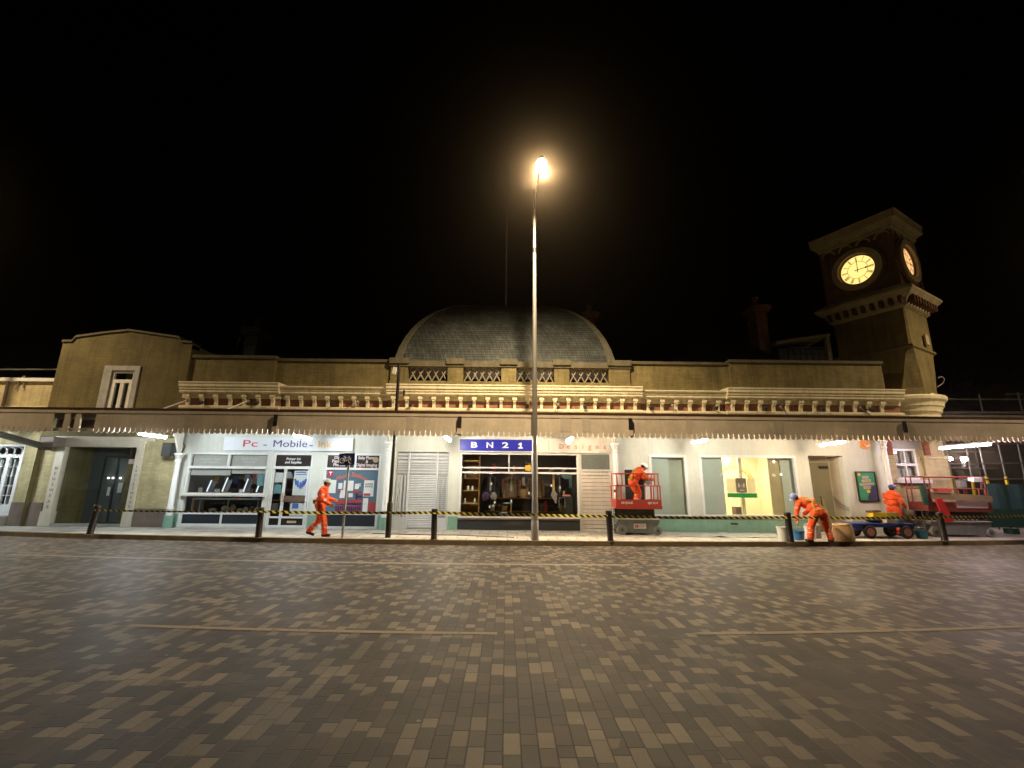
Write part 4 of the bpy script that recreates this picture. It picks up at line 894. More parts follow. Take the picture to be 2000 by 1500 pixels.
# fluorescent tubes under the canopy, running back from the valance
def tube_lamp(x, y0, y1, z, mat, label):
    t = Thing('tube_lamp', label, 'lamp', (x, (y0 + y1) / 2, z), 'fluorescent lamps under the canopy')
    t.part('tube', MB().cyl((x, y0, z), (x, y1, z), .028, n=10), mat, smooth=40)
    t.part('housing', MB().box(x - .06, x + .06, y0 - .03, y1 + .03, z + .04, z + .09), 'offwhite')
    t.part('hanger', MB().cyl((x, y0 + .1, z + .09), (x, y0 + .1, 3.7), .012, n=6).cyl((x, y1 - .1, z + .09), (x, y1 - .1, 3.7), .012, n=6), 'offwhite')
for x, y0, y1, z, m, lab in ((-11.05, 13.55, 14.6, 2.99, 'tube_c', 'bluish white tube lamp under the canopy outside the empty clothes shop'),
        (-6.45, 13.6, 14.7, 3.0, 'tube_c', 'cool white tube lamp above the computer shop door'), (-1.92, 13.65, 14.8, 3.0, 'tube_n', 'white tube lamp just left of the blue shop sign'),
        (1.93, 13.6, 14.8, 3.0, 'tube_w', 'warm tube lamp above the pale half of the clothes shop sign'), (6.05, 13.7, 14.75, 3.0, 'tube_n', 'white tube lamp between the two filmed windows'),
        (10.28, 13.7, 14.8, 2.98, 'tube_w', 'warm tube lamp in front of the recessed doorway'), (14.45, 13.4, 15.0, 2.93, 'tube_p', 'long pinkish tube lamp beyond the brick end of the building')):
    tube_lamp(x, y0, y1, z, m, lab)
tube_lamp(-16.9, 13.6, 14.9, 2.96, 'tube_c', 'bluish tube lamp over the white french doors at the far left')
for x, y, z, lab in ((17.6, 18.0, 2.80, 'small bright lamp, left of two far lamps beyond the scaffold'), (18.35, 18.1, 2.80, 'small bright lamp, right of two far lamps beyond the scaffold')):
    t = Thing('bulkhead_lamp', lab, 'lamp', (x, y, z), 'far lamps beyond the scaffold'); t.part('glass_cover', MB().ell((x, y, z), (.16, .06, .07)), 'tube_p', smooth=60); t.part('bracket', MB().box(x - .05, x + .05, y + .05, y + .12, z - .3, z + .1), 'galv')

# ------------------------------------------------------------------ shop sign boards
s1 = Thing('shop_sign', 'pale acrylic sign board reading Pc - Mobile - Ink above the computer shop', 'sign', (-7.62, 15.72, 2.69)); s1.part('board', MB().box(-9.85, -5.4, 15.72, 15.78, 2.69, 3.14), 'signw')
s1.text('lettering', 'Pc', 'lred', .34, -8.93, 15.715, 2.915, width=.50); s1.text('lettering', '-', 'lnavy', .34, -8.42, 15.715, 2.90, width=.12)
s1.text('lettering', 'Mobile', 'lnavy', .34, -7.55, 15.715, 2.92, width=1.17); s1.text('lettering', '-', 'lnavy', .34, -6.83, 15.715, 2.90, width=.12); s1.text('lettering', 'Ink', 'lyel', .34, -6.34, 15.715, 2.92, width=.46)
s2 = Thing('shop_sign', 'wide sign with blue half reading BN21 and pale half reading Designs', 'sign', (1.0, 15.72, 2.72)); s2.part('board', MB().box(-1.75, 3.68, 15.72, 15.78, 2.71, 3.2), 'offwhite')
s2.part('blue_panel', MB().box(-1.69, .86, 15.705, 15.719, 2.755, 3.15), 'blue')
s2.part('lettering', MB().prism([(.40, 2.85), (.40, 2.985), (.35, 2.955), (.35, 3.0), (.42, 3.045), (.465, 3.045), (.465, 2.885), (.51, 2.885), (.51, 2.845), (.345, 2.845), (.345, 2.885), (.40, 2.885)][1:-1] + [(.40, 2.885)], 15.69, 15.704), 'lwhite')
for ch, cx in (('B', -1.18), ('N', -.64), ('2', -.10)): s2.text('lettering', ch, 'lwhite', .27, cx, 15.70, 2.945, width=(.23 if ch != '1' else .115), bold=.007)
for ch, cx in zip('Designs', (1.86, 2.10, 2.36, 2.60, 2.84, 3.10, 3.36)): s2.text('lettering', ch, 'lpink', .25, cx, 15.715, 2.93)
s2.part('divider', MB().box(1.41, 1.422, 15.712, 15.719, 2.76, 3.15), 'lgrey')
po = Thing('framed_poster', 'green and navy poster in a black frame on the wall beside the recessed door', 'poster', (12.38, 15.75, 1.17)); po.part('frame', frame(12.04, 12.72, 1.17, 2.18, 15.74, .035, .05), 'black'); po.part('sheet', MB().box(12.075, 12.685, 15.755, 15.765, 1.2, 2.145), 'pgreen')
po.part('navy_corner', MB().prism([(12.68, 1.22), (12.68, 1.72), (12.54, 1.70), (12.40, 1.45), (12.33, 1.22)], 15.748, 15.754), 'pnavy')
pb_ = MB()
for a, b, z in ((12.25, 12.47, 1.98), (12.21, 12.53, 1.865), (12.13, 12.62, 1.75), (12.24, 12.48, 1.635)): pb_.obox(((a + b) / 2, 15.744, z), (b - a, .006, .085), (0, -.06, 0))
po.part('caption_strip', pb_, 'beige'); po.part('badge', MB().cyl((12.16, 15.747, 2.07), (12.16, 15.743, 2.07), .05, n=14).box(12.34, 12.45, 15.743, 15.747, 1.46, 1.56), 'lyel')
for i, (tx, z, wd) in enumerate((('JUST', 1.98, .17), ('THINK', 1.865, .25), ('TRAVEL SAFE', 1.75, .42), ('NOW', 1.635, .18))): po.text('caption_lettering', tx, 'lgrey', .07, 12.37, 15.738, z, width=wd, extr=.001)
rs = Thing('round_sign', 'orange round hanging sign with white curve under the canopy by the doorway', 'sign', (12.2, 15.3, 2.93)); rs.part('disc', MB().cyl((12.2, 15.3, 3.08), (12.2, 15.36, 3.08), .17, n=24), 'orange')
rcv = MB()
for q in range(8):
    a0, a1 = R(200 + 17 * q), R(217 + 17 * q); rcv.cyl((12.24 + .09 * math.cos(a0), 15.285, 3.1 + .08 * math.sin(a0)), (12.24 + .09 * math.cos(a1), 15.285, 3.1 + .08 * math.sin(a1)), .018, n=6)
rs.part('white_curve', rcv, 'lwhite'); rs.part('hanger', MB().cyl((12.2, 15.33, 3.24), (12.2, 15.33, 3.6), .015, n=6), 'galv')

# ------------------------------------------------------------------ things in the shop windows
def goods(name, mb, mat, label, cat, group=None): return single(name, mb, mat, label, cat, group)
for i, (x, h_) in enumerate(((-10.32, .42), (-9.78, .52), (-9.06, .48), (-8.62, .38))):
    t = Thing('tablet_stand', 'upright tablet on a stand in the upper window, %s from the left' % ('first', 'second', 'third', 'fourth')[i], 'tablet', (x, 16.12, 1.25)); t.part('screen', MB().obox((x + .04, 16.15, 1.27 + h_ / 2), (.16, .02, h_), (-.25, .12, 0)), 'black'); t.part('tube_reflection', MB().obox((x - .06, 16.1, 1.27 + h_ / 2), (.035, .02, h_ * .95), (-.25, .12, 0)), 'tabl')  # glowing strip paints the tube reflection beside each screen
    t.part('foot', MB().box(x - .06, x + .12, 16.08, 16.22, 1.245, 1.27), 'grey')
B('display_shelf', MB().box(-11.0, -8.32, 16.06, 16.6, 1.21, 1.24), 'offwhite')
colr = ['grey', 'postblue', 'paper', 'bag', 'darkcloth', 'paper', 'grey', 'brown']
for i in range(9):
    x = -10.85 + i * .29; h_ = random.uniform(.08, .22)
    goods('boxed_gadget', MB().obox((x, 16.4, 1.24 + h_ / 2), (random.uniform(.1, .2), .1, h_), (0, 0, random.uniform(-.4, .4))), colr[i % 8], 'small boxed gadget on the shelf of the upper computer shop window', 'box', 'small boxed gadgets on the upper display shelf')
for i in range(7):
    x = -10.8 + i * .36; z = 1.55 + .1 * (i % 2); goods('hanging_pack', MB().box(x, x + .13, 17.0, 17.02, z, z + .25), ('bag', 'grey', 'postblue', 'blind', 'beige', 'paper', 'grey')[i], 'accessory pack hanging at the back of the computer shop', 'packet', 'accessory packs hanging behind the tablets')
goods('led_sign', MB().box(-8.95, -8.42, 15.95, 15.98, 1.95, 2.04), 'led', 'small glowing blue sign at the top right of the computer shop window', 'sign')
goods('teal_poster', MB().box(-8.66, -8.37, 15.95, 15.96, 1.5, 1.92), 'teal', 'teal poster stuck in the upper right corner of the computer shop window', 'poster')
cs = Thing('display_cabinet', 'glass cabinet with gold edge behind the lower computer shop window', 'cabinet', (-9.7, 16.3, .6)); cs.part('top_shelf', MB().box(-10.85, -8.6, 16.05, 16.7, 1.02, 1.045), 'signw'); cs.part('frame', MB().box(-10.85, -10.80, 16.05, 16.1, .6, 1.02).box(-10.85, -10.8, 16.65, 16.7, .6, 1.02), 'brass')
cs.part('back', MB().box(-10.8, -8.6, 16.7, 16.72, .6, 1.02), 'blackish'); cs.part('divider', MB().box(-9.64, -9.61, 16.06, 16.1, .6, 1.02).box(-10.6, -10.57, 16.06, 16.1, .6, 1.02).box(-8.62, -8.6, 16.06, 16.1, .6, 1.02), 'grey'); cs.part('base', MB().box(-10.85, -8.6, 16.05, 16.7, .58, .61), 'offwhite')
for i, (x, m, w_, h_) in enumerate(((-10.3, 'paper', .3, .12), (-9.9, 'paper', .2, .2), (-9.75, 'pblue', .14, .14), (-9.6, 'beige', .2, .24), (-9.35, 'paper', .22, .12), (-9.15, 'paper', .16, .16), (-8.95, 'grey', .18, .2), (-8.75, 'paper', .2, .15))):
    goods('camera_item', MB().ell((x, 16.35, .615 + h_ / 2), (w_ / 2, .08, h_ / 2), 10, 6), m, 'small gadget in the lower glass cabinet', 'gadget', 'small gadgets in the lower glass cabinet')
ph = Thing('phone_poster', 'white poster with blue phones on the upper half of the shop door', 'poster', (-7.2, 15.9, 1.2)); ph.part('sheet', MB().box(-7.38, -6.92, 15.89, 15.9, 1.19, 2.02), 'paper')
hb_ = MB()
for i, (dx, dz) in enumerate(((-.15, .06), (-.07, .0), (.02, -.05), (.10, .0), (.17, .06))): hb_.obox((-7.15 + dx, 15.883, 1.58 + dz), (.07, .006, .22), (0, .15 * (i - 2), 0))
hb_.box(-7.34, -6.96, 15.88, 15.886, 1.88, 1.91); hb_.box(-7.34, -6.98, 15.88, 15.886, 1.95, 1.98); ph.part('phone_picture', hb_, 'postblue')
p2 = Thing('printer_poster', 'white poster with blue square on the lower half of the shop door', 'poster', (-7.2, 15.9, .52)); p2.part('sheet', MB().box(-7.40, -6.93, 15.89, 15.9, .52, .97), 'paper'); p2.part('blue_square', MB().box(-7.33, -7.12, 15.882, 15.888, .76, .93), 'postblue')
goods('side_notice', MB().box(-8.02, -7.76, 15.89, 15.9, 1.62, 1.95), 'paper', 'white sheet in the upper side light of the computer shop door', 'notice'); goods('side_leaflet', MB().box(-8.02, -7.78, 15.89, 15.9, 1.25, 1.55), 'teal', 'printed leaflet halfway down the side light of the computer shop door', 'leaflet')
def stock(x0, x1, y, z0, z1, dz, cols, n, name):
    sh_ = MB(); z = z0
    while z < z1: sh_.box(x0, x1, y, y + .3, z, z + .03); z += dz
    shf = B(name, sh_, 'wood')
    for q in range(n):
        x = random.uniform(x0, x1 - .2); k_ = int(random.uniform(0, (z1 - z0) / dz)); zz = z0 + k_ * dz + .032; w_ = random.uniform(.08, .24); h_ = random.uniform(.1, dz * .75)
        B('stock_item', MB().box(x, x + w_, y - .02 + random.uniform(0, .1), y + .25, zz, zz + h_), random.choice(cols), shf)
stock(-11.0, -6.8, 18.2, .5, 2.6, .42, ['paper', 'grey', 'postblue', 'beige', 'postred', 'darkcloth', 'teal', 'bag'], 46, 'back_shelving')
stock(-.9, 2.3, 17.8, .6, 2.6, .5, ['brown', 'darkcloth', 'postred', 'tan', 'greytw', 'beige'], 30, 'back_shelving')
# clothes shop
sf_ = Thing('shelf_unit', 'brown wooden shelf unit against the left side of the clothes shop window', 'shelves', (-1.35, 16.3, .47)); sf_.part('back_panel', MB().box(-1.62, -1.02, 16.62, 16.65, .47, 2.66), 'wood'); sf_.part('side_panel', MB().box(-1.03, -1.0, 16.15, 16.62, .47, 2.66), 'wood')
for z in (.95, 1.38, 1.80, 2.42): sf_.part('shelf', MB().box(-1.62, -1.04, 16.15, 16.61, z, z + .03), 'tan')
for x, z in ((-1.5, .98), (-1.15, .98), (-1.4, 1.41), (-1.25, 1.41), (-1.52, 1.83)): goods('ornament', MB().lathe(x, 16.3, [(.04, z), (.05, z + .06), (.025, z + .1), (.04, z + .13), (.01, z + .16)], 10), 'paper', 'small white ornament on the brown shelf unit', 'ornament', 'white ornaments on the shelf unit')
def mannequin(x, y, cloth, stand, label, tag=None):
    t = Thing('dressed_stand', label, 'clothes stand', (x, y, .47)); b = MB().lathe(x, y, [(.10, 1.15), (.20, 1.2), (.21, 1.45), (.23, 1.72), (.19, 1.86), (.08, 1.92), (.05, 1.98)], 16)
    t.part('jacket', b, cloth, smooth=50); sl = MB()
    for sx in (-1, 1): sl.tube([(x + sx * .19, y, 1.83), (x + sx * .27, y, 1.6), (x + sx * .29, y - .02, 1.25)], [.06, .065, .05], 8)
    t.part('sleeve', sl, cloth, smooth=50); t.part('post', MB().cyl((x, y, .49), (x, y, 1.18), .022, n=8), stand); t.part('foot', MB().lathe(x, y, [(.16, .47), (.15, .49), (.03, .52)], 12), stand); t.part('neck_cap', MB().ell((x, y, 2.0), (.055, .055, .045), 10, 6), 'paper')
    t.part('tie', MB().prism([(x - .02, 1.9), (x + .02, 1.9), (x + .045, 1.45), (x, 1.36), (x - .03, 1.45)], y - .245, y - .235), 'greytw')
mannequin(.12, 16.55, 'brown', 'tan', 'brown jacket with grey tie on a pale wood stand in the clothes shop window'); mannequin(-.62, 16.6, 'darkcloth', 'black', 'dark jacket on a black stand near the shelf unit'); mannequin(.98, 16.5, 'brown', 'tan', 'long brown jacket on a stand hidden partly by the lamp post'); mannequin(1.85, 16.7, 'darkcloth', 'black', 'black jacket on a stand at the right of the clothes shop window')
hb2 = Thing('hanging_scarf', 'grey checked bag hanging on a tan strap in the clothes shop window', 'bag', (1.6, 16.15, 1.0)); hb2.part('strap', MB().box(1.57, 1.64, 16.14, 16.155, 1.42, 2.02), 'tan'); hb2.part('pouch', MB().prism([(1.57, 1.44), (1.64, 1.44), (1.73, 1.3), (1.7, 1.02), (1.66, 1.0), (1.5, 1.28)], 16.12, 16.16), 'greytw')
goods('purple_bag', MB().ell((-.78, 16.35, 1.2), (.16, .08, .16), 12, 8), 'purple', 'purple bag beside the dark jacket', 'bag'); goods('patterned_cap', MB().ell((-.50, 16.3, 1.22), (.12, .08, .14), 12, 8), 'greytw', 'grey patterned cushion below the dark jacket', 'cushion')
goods('folded_cloth', MB().ell((-.12, 16.2, .60), (.18, .12, .09), 12, 8), 'pblue', 'pale blue folded cloth on the display floor', 'cloth'); goods('blue_shoe', MB().ell((.0, 16.35, .98), (.18, .07, .025), 12, 8), 'pblue', 'flat blue shoe floating on a thin shelf beside the brown jacket', 'shoe')
goods('pink_shoe', MB().ell((2.1, 16.4, 1.25), (.17, .07, .045), 12, 8), 'pinks', 'pink suede shoe on a riser at the right of the window', 'shoe'); goods('shoe_riser', MB().box(1.92, 2.3, 16.3, 16.55, .47, 1.2), 'liftdark', 'dark display block under the pink shoe', 'display block')
pf = Thing('wall_picture', 'pale blue and dark picture at the upper right of the clothes shop window', 'picture', (2.18, 16.7, 1.56)); pf.part('sheet', MB().box(1.98, 2.36, 16.9, 16.92, 1.52, 2.0), 'teal'); pf.part('dark_image', MB().box(2.05, 2.25, 16.885, 16.898, 1.58, 1.84), 'darkcloth')
for i, (x, z) in enumerate(((-.6, 1.6), (-.48, .98), (-.52, .86), (-.65, .82), (-1.22, .5), (-.85, .5), (-.15, .52), (.1, 1.02), (.72, 1.3), (.9, 1.05), (1.0, 1.02), (1.5, 1.56), (1.8, 1.5), (1.52, .5), (2.05, .49))):
    goods('price_tag', MB().box(x, x + .055, 16.1, 16.105, z, z + .08), 'paper', 'small white price tag in the clothes shop window', 'price tag', 'white price tags in the clothes shop window')
goods('orange_tag', MB().box(1.93, 1.99, 16.1, 16.12, 1.26, 1.42), 'tan', 'small tan leather item hanging near the pink shoe', 'tag'); goods('acrylic_box', MB().box(1.98, 2.0, 16.05, 16.25, .85, 1.2).box(1.78, 1.8, 16.05, 16.25, .85, 1.2).box(1.8, 1.98, 16.05, 16.25, 1.18, 1.2), 'liftgrey', 'grey open display frame on the right of the clothes shop window', 'display frame')
lit = Thing('open_lamp', 'small pale yellow sticker panel hanging at the top of the clothes shop window', 'sticker', (.72, 15.79, 2.0)); lit.part('panel', MB().box(.60, .78, 15.795, 15.805, 2.10, 2.28), 'lyel')

# ------------------------------------------------------------------ street furniture
bol_x = [(-11.8, 13.42), (-6.84, 13.02), (-2.02, 13.0), (2.85, 13.0), (7.86, 13.02), (12.85, 13.75)]
bl_lab = ['leaning black bollard in front of the empty clothes shop', 'black bollard in front of the computer shop window', 'black bollard in front of the white slatted shutter', 'black bollard left of the nearer red lift', 'black bollard beside the white tub and the bending worker', 'black bollard in front of the far red lift']
root = None
bp_ = []
def bollard():
    t = Thing('bollard', bl_lab[0], 'bollard', (0, 0, .12), 'black bollards along the kerb')
    p = MB().lathe(0, 0, [(.088, .12), (.088, .16), (.082, .17), (.082, .84), (.090, .85), (.090, .915), (.078, .935), (.02, .94)], 18); t.part('post', p, 'black', smooth=35)
    t.part('base_ring', MB().lathe(0, 0, [(.11, .12), (.11, .135), (.086, .14)], 18), 'kerb'); return t.o
br = bollard()
for i, (x, y) in enumerate(bol_x):
    o = br if i == 0 else copy_tree(br, (x, y, .12), bl_lab[i])
    if i == 0: o.location = (x * S, y * S, .12 * S)
    o.rotation_euler = (R(random.uniform(-1, 1)), R((-4, 1, .5, 2.5, 3.5, 3)[i] * -1), random.random())
# hazard tape from post to post
tp2 = MB(); pts = [(-11.8, 13.33, .83)]
anch = [(-11.8, 13.33, .80), (-6.84, 12.93, .84), (-2.02, 12.915, .84), (2.85, 12.915, .82), (7.86, 12.93, .80), (12.85, 13.66, .80), (22, 15.6, 1.02)]
anch = [(-11.72, 13.33, .80), (-6.84, 12.925, .825), (-3.4, 13.27, .80), (-2.02, 12.915, .845), (.77, 13.0, .80), (2.85, 12.915, .785), (7.86, 12.93, .80), (12.85, 13.655, .80), (22, 15.6, .98)]
prevp = None; path = []
for (a, b) in zip(anch, anch[1:]):
    n = 24
    for i in range(n):
        t = i / n; sag = .022 * 4 * t * (1 - t) * (Vector(b) - Vector(a)).length / 5
        path.append((a[0] + (b[0] - a[0]) * t, a[1] + (b[1] - a[1]) * t, a[2] + (b[2] - a[2]) * t - sag))
path.append(anch[-1])
for i, (a, b) in enumerate(zip(path, path[1:])):
    tw = .30 * math.sin(i * .16); tw2 = .30 * math.sin((i + 1) * .16); h_ = .036 if a[0] > -6.84 else .022
    tp2.quad((a[0], a[1] + tw * h_, a[2] - h_), (b[0], b[1] + tw2 * h_, b[2] - h_), (b[0], b[1] - tw2 * h_, b[2] + h_), (a[0], a[1] - tw * h_, a[2] + h_))
single('barrier_tape', tp2, 'tape', 'yellow and black striped barrier tape strung from bollard to bollard', 'barrier tape')
# street lamp
def street_lamp():
    t = Thing('street_lamp', 'tall grey street lamp glowing warm white at the kerb in the middle', 'street lamp', (.77, 13.09, .12), 'tall street lamps')
    t.part('base', MB().lathe(.77, 13.09, [(.105, .12), (.105, .62), (.085, .66)], 18), 'lampsteel', smooth=35)
    t.part('pole', MB().lathe(.77, 13.09, [(.095, .62), (.085, 1.2), (.068, 6.0), (.052, 8.85), (.050, 8.9), (.045, 10.0), (.030, 10.5)], 18), 'lampsteel', smooth=35)
    t.part('collar', MB().lathe(.77, 13.09, [(.056, 8.85), (.062, 8.87), (.062, 9.02), (.05, 9.04)], 16), 'black')
    t.part('joint_sleeve', MB().lathe(.77, 13.09, [(.05, 9.85), (.056, 9.87), (.05, 10.2), (.03, 10.42)], 16), 'lampsteel')
    t.part('arm', MB().tube([(.77, 13.09, 10.4), (.775, 13.0, 10.58), (.79, 12.7, 10.70), (.82, 12.1, 10.74), (.85, 11.55, 10.72)], [.03, .028, .026, .024, .024], 8), 'lampsteel', smooth=50)
    h = t.part('lantern', MB().ell((.865, 11.25, 10.68), (.15, .34, .10), 16, 8), 'lampsteel', smooth=60)
    t.part('lamp_bowl', MB().ell((.865, 11.22, 10.59), (.16, .25, .12), 18, 10), 'eglow', h, smooth=60)
    return t
SL = street_lamp()
def lamp_light(x, y, z, en):
    ld = bpy.data.lights.new('lamp_light', 'SPOT'); ld.energy = en; ld.color = (1.0, .77, .48); ld.shadow_soft_size = .14; ld.spot_size = R(154); ld.spot_blend = 1.0
    o = bpy.data.objects.new('lamp_light', ld); COL.objects.link(o); o.location = (x * S, y * S, z * S); o.rotation_euler = (R(9), 0, 0); return o
LAMP_E = 9600
lamp_light(.865, 11.2, 10.38, LAMP_E)
for x, lab in ((-17.6, 'tall street lamp further left along the kerb'), (18.2, 'tall street lamp further right along the kerb')):
    copy_tree(SL.o, (x, 13.4, .12), lab); lamp_light(x + .095, 11.51, 10.38, LAMP_E * .42)
# thin black camera post
cp_ = Thing('camera_post', 'thin black post with small white camera box, in front of the shopfront columns', 'post', (-3.38, 13.38, .12))
cp_.part('lower_post', MB().lathe(-3.38, 13.38, [(.078, .12), (.078, 1.05), (.055, 1.1)], 16), 'black', smooth=35); cp_.part('upper_post', MB().lathe(-3.38, 13.38, [(.052, 1.1), (.045, 5.2)], 14), 'black', smooth=35)
cp_.part('camera_box', MB().obox((-3.50, 13.36, 4.98), (.10, .16, .20), (0, .15, 0)), 'offwhite'); cp_.part('side_bracket', MB().box(-3.34, -3.17, 13.36, 13.4, 4.28, 4.31).box(-3.2, -3.16, 13.33, 13.43, 4.2, 4.38), 'black')
# cycle route sign
cy = Thing('cycle_sign', 'blue cycle route sign with white bicycle on a thin grey pole', 'sign', (-4.56, 13.2, .12)); cy.part('pole', MB().cyl((-4.60, 13.2, .12), (-4.60, 13.2, 2.4), .033, n=12), 'galv', smooth=40)
a_ = R(-6); cyb = MB().obox((-4.65, 13.155, 2.285), (.47, .012, .34), (0, -.05, -.12)); cy.part('plate', cyb, 'signblue')
bk_ = MB(); CX, CZ, YY = -4.65, 2.27, 13.138
for sx in (-1, 1):
    for q in range(16):
        a0, a1 = 2 * PI * q / 16, 2 * PI * (q + 1) / 16; bk_.cyl((CX + sx * .125 + .068 * math.cos(a0), YY + sx * .0, CZ - .03 + .068 * math.sin(a0)), (CX + sx * .125 + .068 * math.cos(a1), YY, CZ - .03 + .068 * math.sin(a1)), .007, n=5)
for a, b in (((-.125, -.03), (-.05, .06)), ((-.05, .06), (.08, .06)), ((-.05, .06), (.0, -.035)), ((.0, -.035), (.08, .06)), ((-.125, -.03), (.0, -.035)), ((.125, -.03), (.07, .10)), ((.07, .10), (.03, .105)), ((-.05, .06), (-.065, .095)), ((-.095, .098), (-.035, .098))):
    bk_.cyl((CX + a[0], YY, CZ + a[1]), (CX + b[0], YY, CZ + b[1]), .0065, n=5)
cy.part('bicycle_symbol', bk_, 'paper')

# ------------------------------------------------------------------ scissor lifts
def lift(x0, x1, yf, label, text=True, red='liftred'):
    L = x1 - x0; yb = yf + .72; t = Thing('scissor_lift', label, 'scissor lift', ((x0 + x1) / 2, yf + .36, .12)); k = L / 1.4; P = t.part
    P('chassis', MB().prism([(x0 + .22, .19), (x1 - .22, .19), (x1 - .06, .45), (x1 - .02, .5), (x1 - .02, .585), (x0 + .02, .585), (x0 + .02, .5), (x0 + .1, .45)], yf + .06, yb - .06), 'liftgrey')
    P('deck_lip', MB().box(x0, x1 - .02, yf + .01, yb - .01, .587, .61), 'offwhite')
    for x in (x0 + .14, x1 - .10):
        for y in (yf + .03, yb - .13):
            r_ = .155 if x < x0 + .5 else .13; w_ = P('wheel', MB().cyl((x, y, .12 + r_), (x, y + .1, .12 + r_), r_, n=22), 'tyre', smooth=40)
            P('hub', MB().cyl((x, y - .012, .12 + r_), (x, y + .112, .12 + r_), r_ * .55, n=16), 'liftgrey', w_); P('hub_nut', MB().cyl((x, y - .02, .12 + r_), (x, y - .012, .12 + r_), .03, n=8), 'liftdark', w_)
    sa = MB(); lev_ = 4; zz0, zz1 = .62, .90
    for j in range(lev_):
        za, zb = zz0 + (zz1 - zz0) * j / lev_, zz0 + (zz1 - zz0) * (j + 1) / lev_
        for y in (yf + .12, yb - .16):
            for s_ in (0, 1):
                xa, xb = x0 + .06, x1 - .14; p, q = ((xa, za + .02), (xb, zb - .015)) if s_ else ((xa, zb - .015), (xb, za + .02)); d = .022; yy = y + s_ * .035
                sa.prism([(p[0], p[1] - d), (q[0], q[1] - d), (q[0], q[1] + d), (p[0], p[1] + d)], yy, yy + .03)
    P('scissor_arms', sa, 'liftdark'); 
    for i in range(int(8 * k)): P('pivot_pin', MB().ell((x0 + .15 + i * .145, yf + .11, .655), (.035, .02, .02), 8, 6), 'offwhite')
    P('hydraulic_hose', MB().tube([(x0 + .1, yf + .09, .6), (x0 + .25, yf + .07, .75), (x0 + .12, yf + .08, .88), (x0 + .3, yf + .1, .92)], .014, 6), 'tyreblk')
    P('hydraulic_ram', MB().cyl((x0 + .3, yf + .36, .66), (x1 - .3, yf + .36, .85), .05, n=10), 'liftgrey')
    P('platform', MB().box(x0 - .02, x1 + .06, yf, yf + .025, .93, 1.19).box(x0 - .02, x1 + .06, yb - .025, yb, .93, 1.19).box(x0 - .02, x0 + .005, yf + .025, yb - .025, .93, 1.19).box(x1 + .035, x1 + .06, yf + .025, yb - .025, .93, 1.19).box(x0, x1 + .03, yf + .025, yb - .025, .93, .965).box(x0 - .03, x1 + .07, yf - .012, yf, .905, 1.0), red)
    gr = MB(); r_ = .019
    for z, a, b in ((2.0, x0 + .0, x1 + .02), (1.62, x0 - .02, x1 + .05)):
        gr.tube([(a, yf + .02, z), (b, yf + .02, z), (b, yb - .02, z), (a, yb - .02, z), (a, yf + .02, z)], r_, 8)
    for x in (x0 + .03, x0 + .2, x1 - .12, x1 + .0):
        for y in (yf + .02, yb - .02): gr.cyl((x, y, 1.61), (x, y, 2.0), r_, n=8)
    for x in (x0 - .0, x0 + .16, x1 - .24, x1 - .04, x1 + .04):
        for y in (yf + .02, yb - .02): gr.cyl((x, y, 1.18), (x, y, 1.62), r_ * 1.15, n=8)
    P('guard_rail', gr, red, smooth=50); P('entry_plate', MB().box(x0 + .0, x0 + .16, yf + .03, yf + .05, 1.19, 1.6), 'offwhite' if text else red); P('rail_knob', MB().ell((x0 - .05, yf + .02, 1.45), (.03, .03, .045), 8, 6), 'black')
    ld = MB()
    for z in (.3, .45, .6): ld.cyl((x0 - .06, yf + .2, z), (x0 - .06, yf + .5, z), .015, n=6)
    ld.cyl((x0 - .06, yf + .2, .22), (x0 - .06, yf + .2, .92), .018, n=6); ld.cyl((x0 - .06, yf + .5, .22), (x0 - .06, yf + .5, .92), .018, n=6); P('ladder', ld, 'liftgrey'); P('control_box', MB().box(x1 - .30, x1 - .08, yb - .2, yb - .05, 1.66, 1.9), 'liftgrey')
    if text:
        t.text('maker_lettering', 'SKYJACK', 'lwhite', .085, x0 + .33, yf - .004, 1.09, width=.38, bold=.003, extr=.001, shear=.15); t.text('model_lettering', 'SJIII 3219', 'lwhite', .085, x1 - .22, yf - .004, 1.09, width=.32, bold=.003, extr=.001)
        pl_ = P('rental_plate', MB().box(x0 + .52, x0 + .90, yf + .045, yf + .058, .31, .46), 'paper'); P('plate_mark', MB().box(x0 + .55, x0 + .66, yf + .04, yf + .044, .34, .43), 'lpink', pl_); P('plate_lines', MB().box(x0 + .68, x0 + .87, yf + .04, yf + .044, .41, .43).box(x0 + .68, x0 + .84, yf + .04, yf + .044, .36, .375), 'lpink', pl_)
    return t
lift(3.44, 4.80, 14.6, 'red scissor lift with a worker on its platform, parked before the filmed window')
l2 = lift(13.55, 15.55, 14.85, 'second red scissor lift loaded with planks, under the pink lamp', text=False, red='dustred')
single('scaffold_plank', MB().obox((14.55, 14.72, 1.36), (1.95, .05, .20), (0, .05, 0)), 'plank', 'weathered brown plank lying along the far lift rail', 'plank')
single('green_board', MB().obox((13.38, 14.74, 1.42), (.15, .07, .62), (0, -.04, 0)), 'greenp', 'dark green board leaning at the left end of the far lift', 'board')
single('red_hopper', MB().prism([(13.72, 1.62), (14.25, 1.62), (14.2, 1.52), (13.78, 1.52)], 14.65, 14.78), 'liftred', 'flat red tray resting on the far lift rail', 'tray')
single('red_door_panel', MB().prism([(13.62, 1.3), (13.80, 1.34), (14.05, .62), (13.75, .58)], 14.6, 14.66), 'lred', 'dark red folded panel propped against the far lift', 'panel')
single('pink_board', MB().box(14.45, 15.45, 14.80, 14.835, 1.02, 1.24), 'lpinkw', 'pale pink stained board along the far lift platform', 'board')
single('control_console', MB().obox((15.3, 14.9, 1.93), (.30, .18, .14), (.2, 0, .1)), 'paper', 'white control console mounted on the far lift rail', 'console')
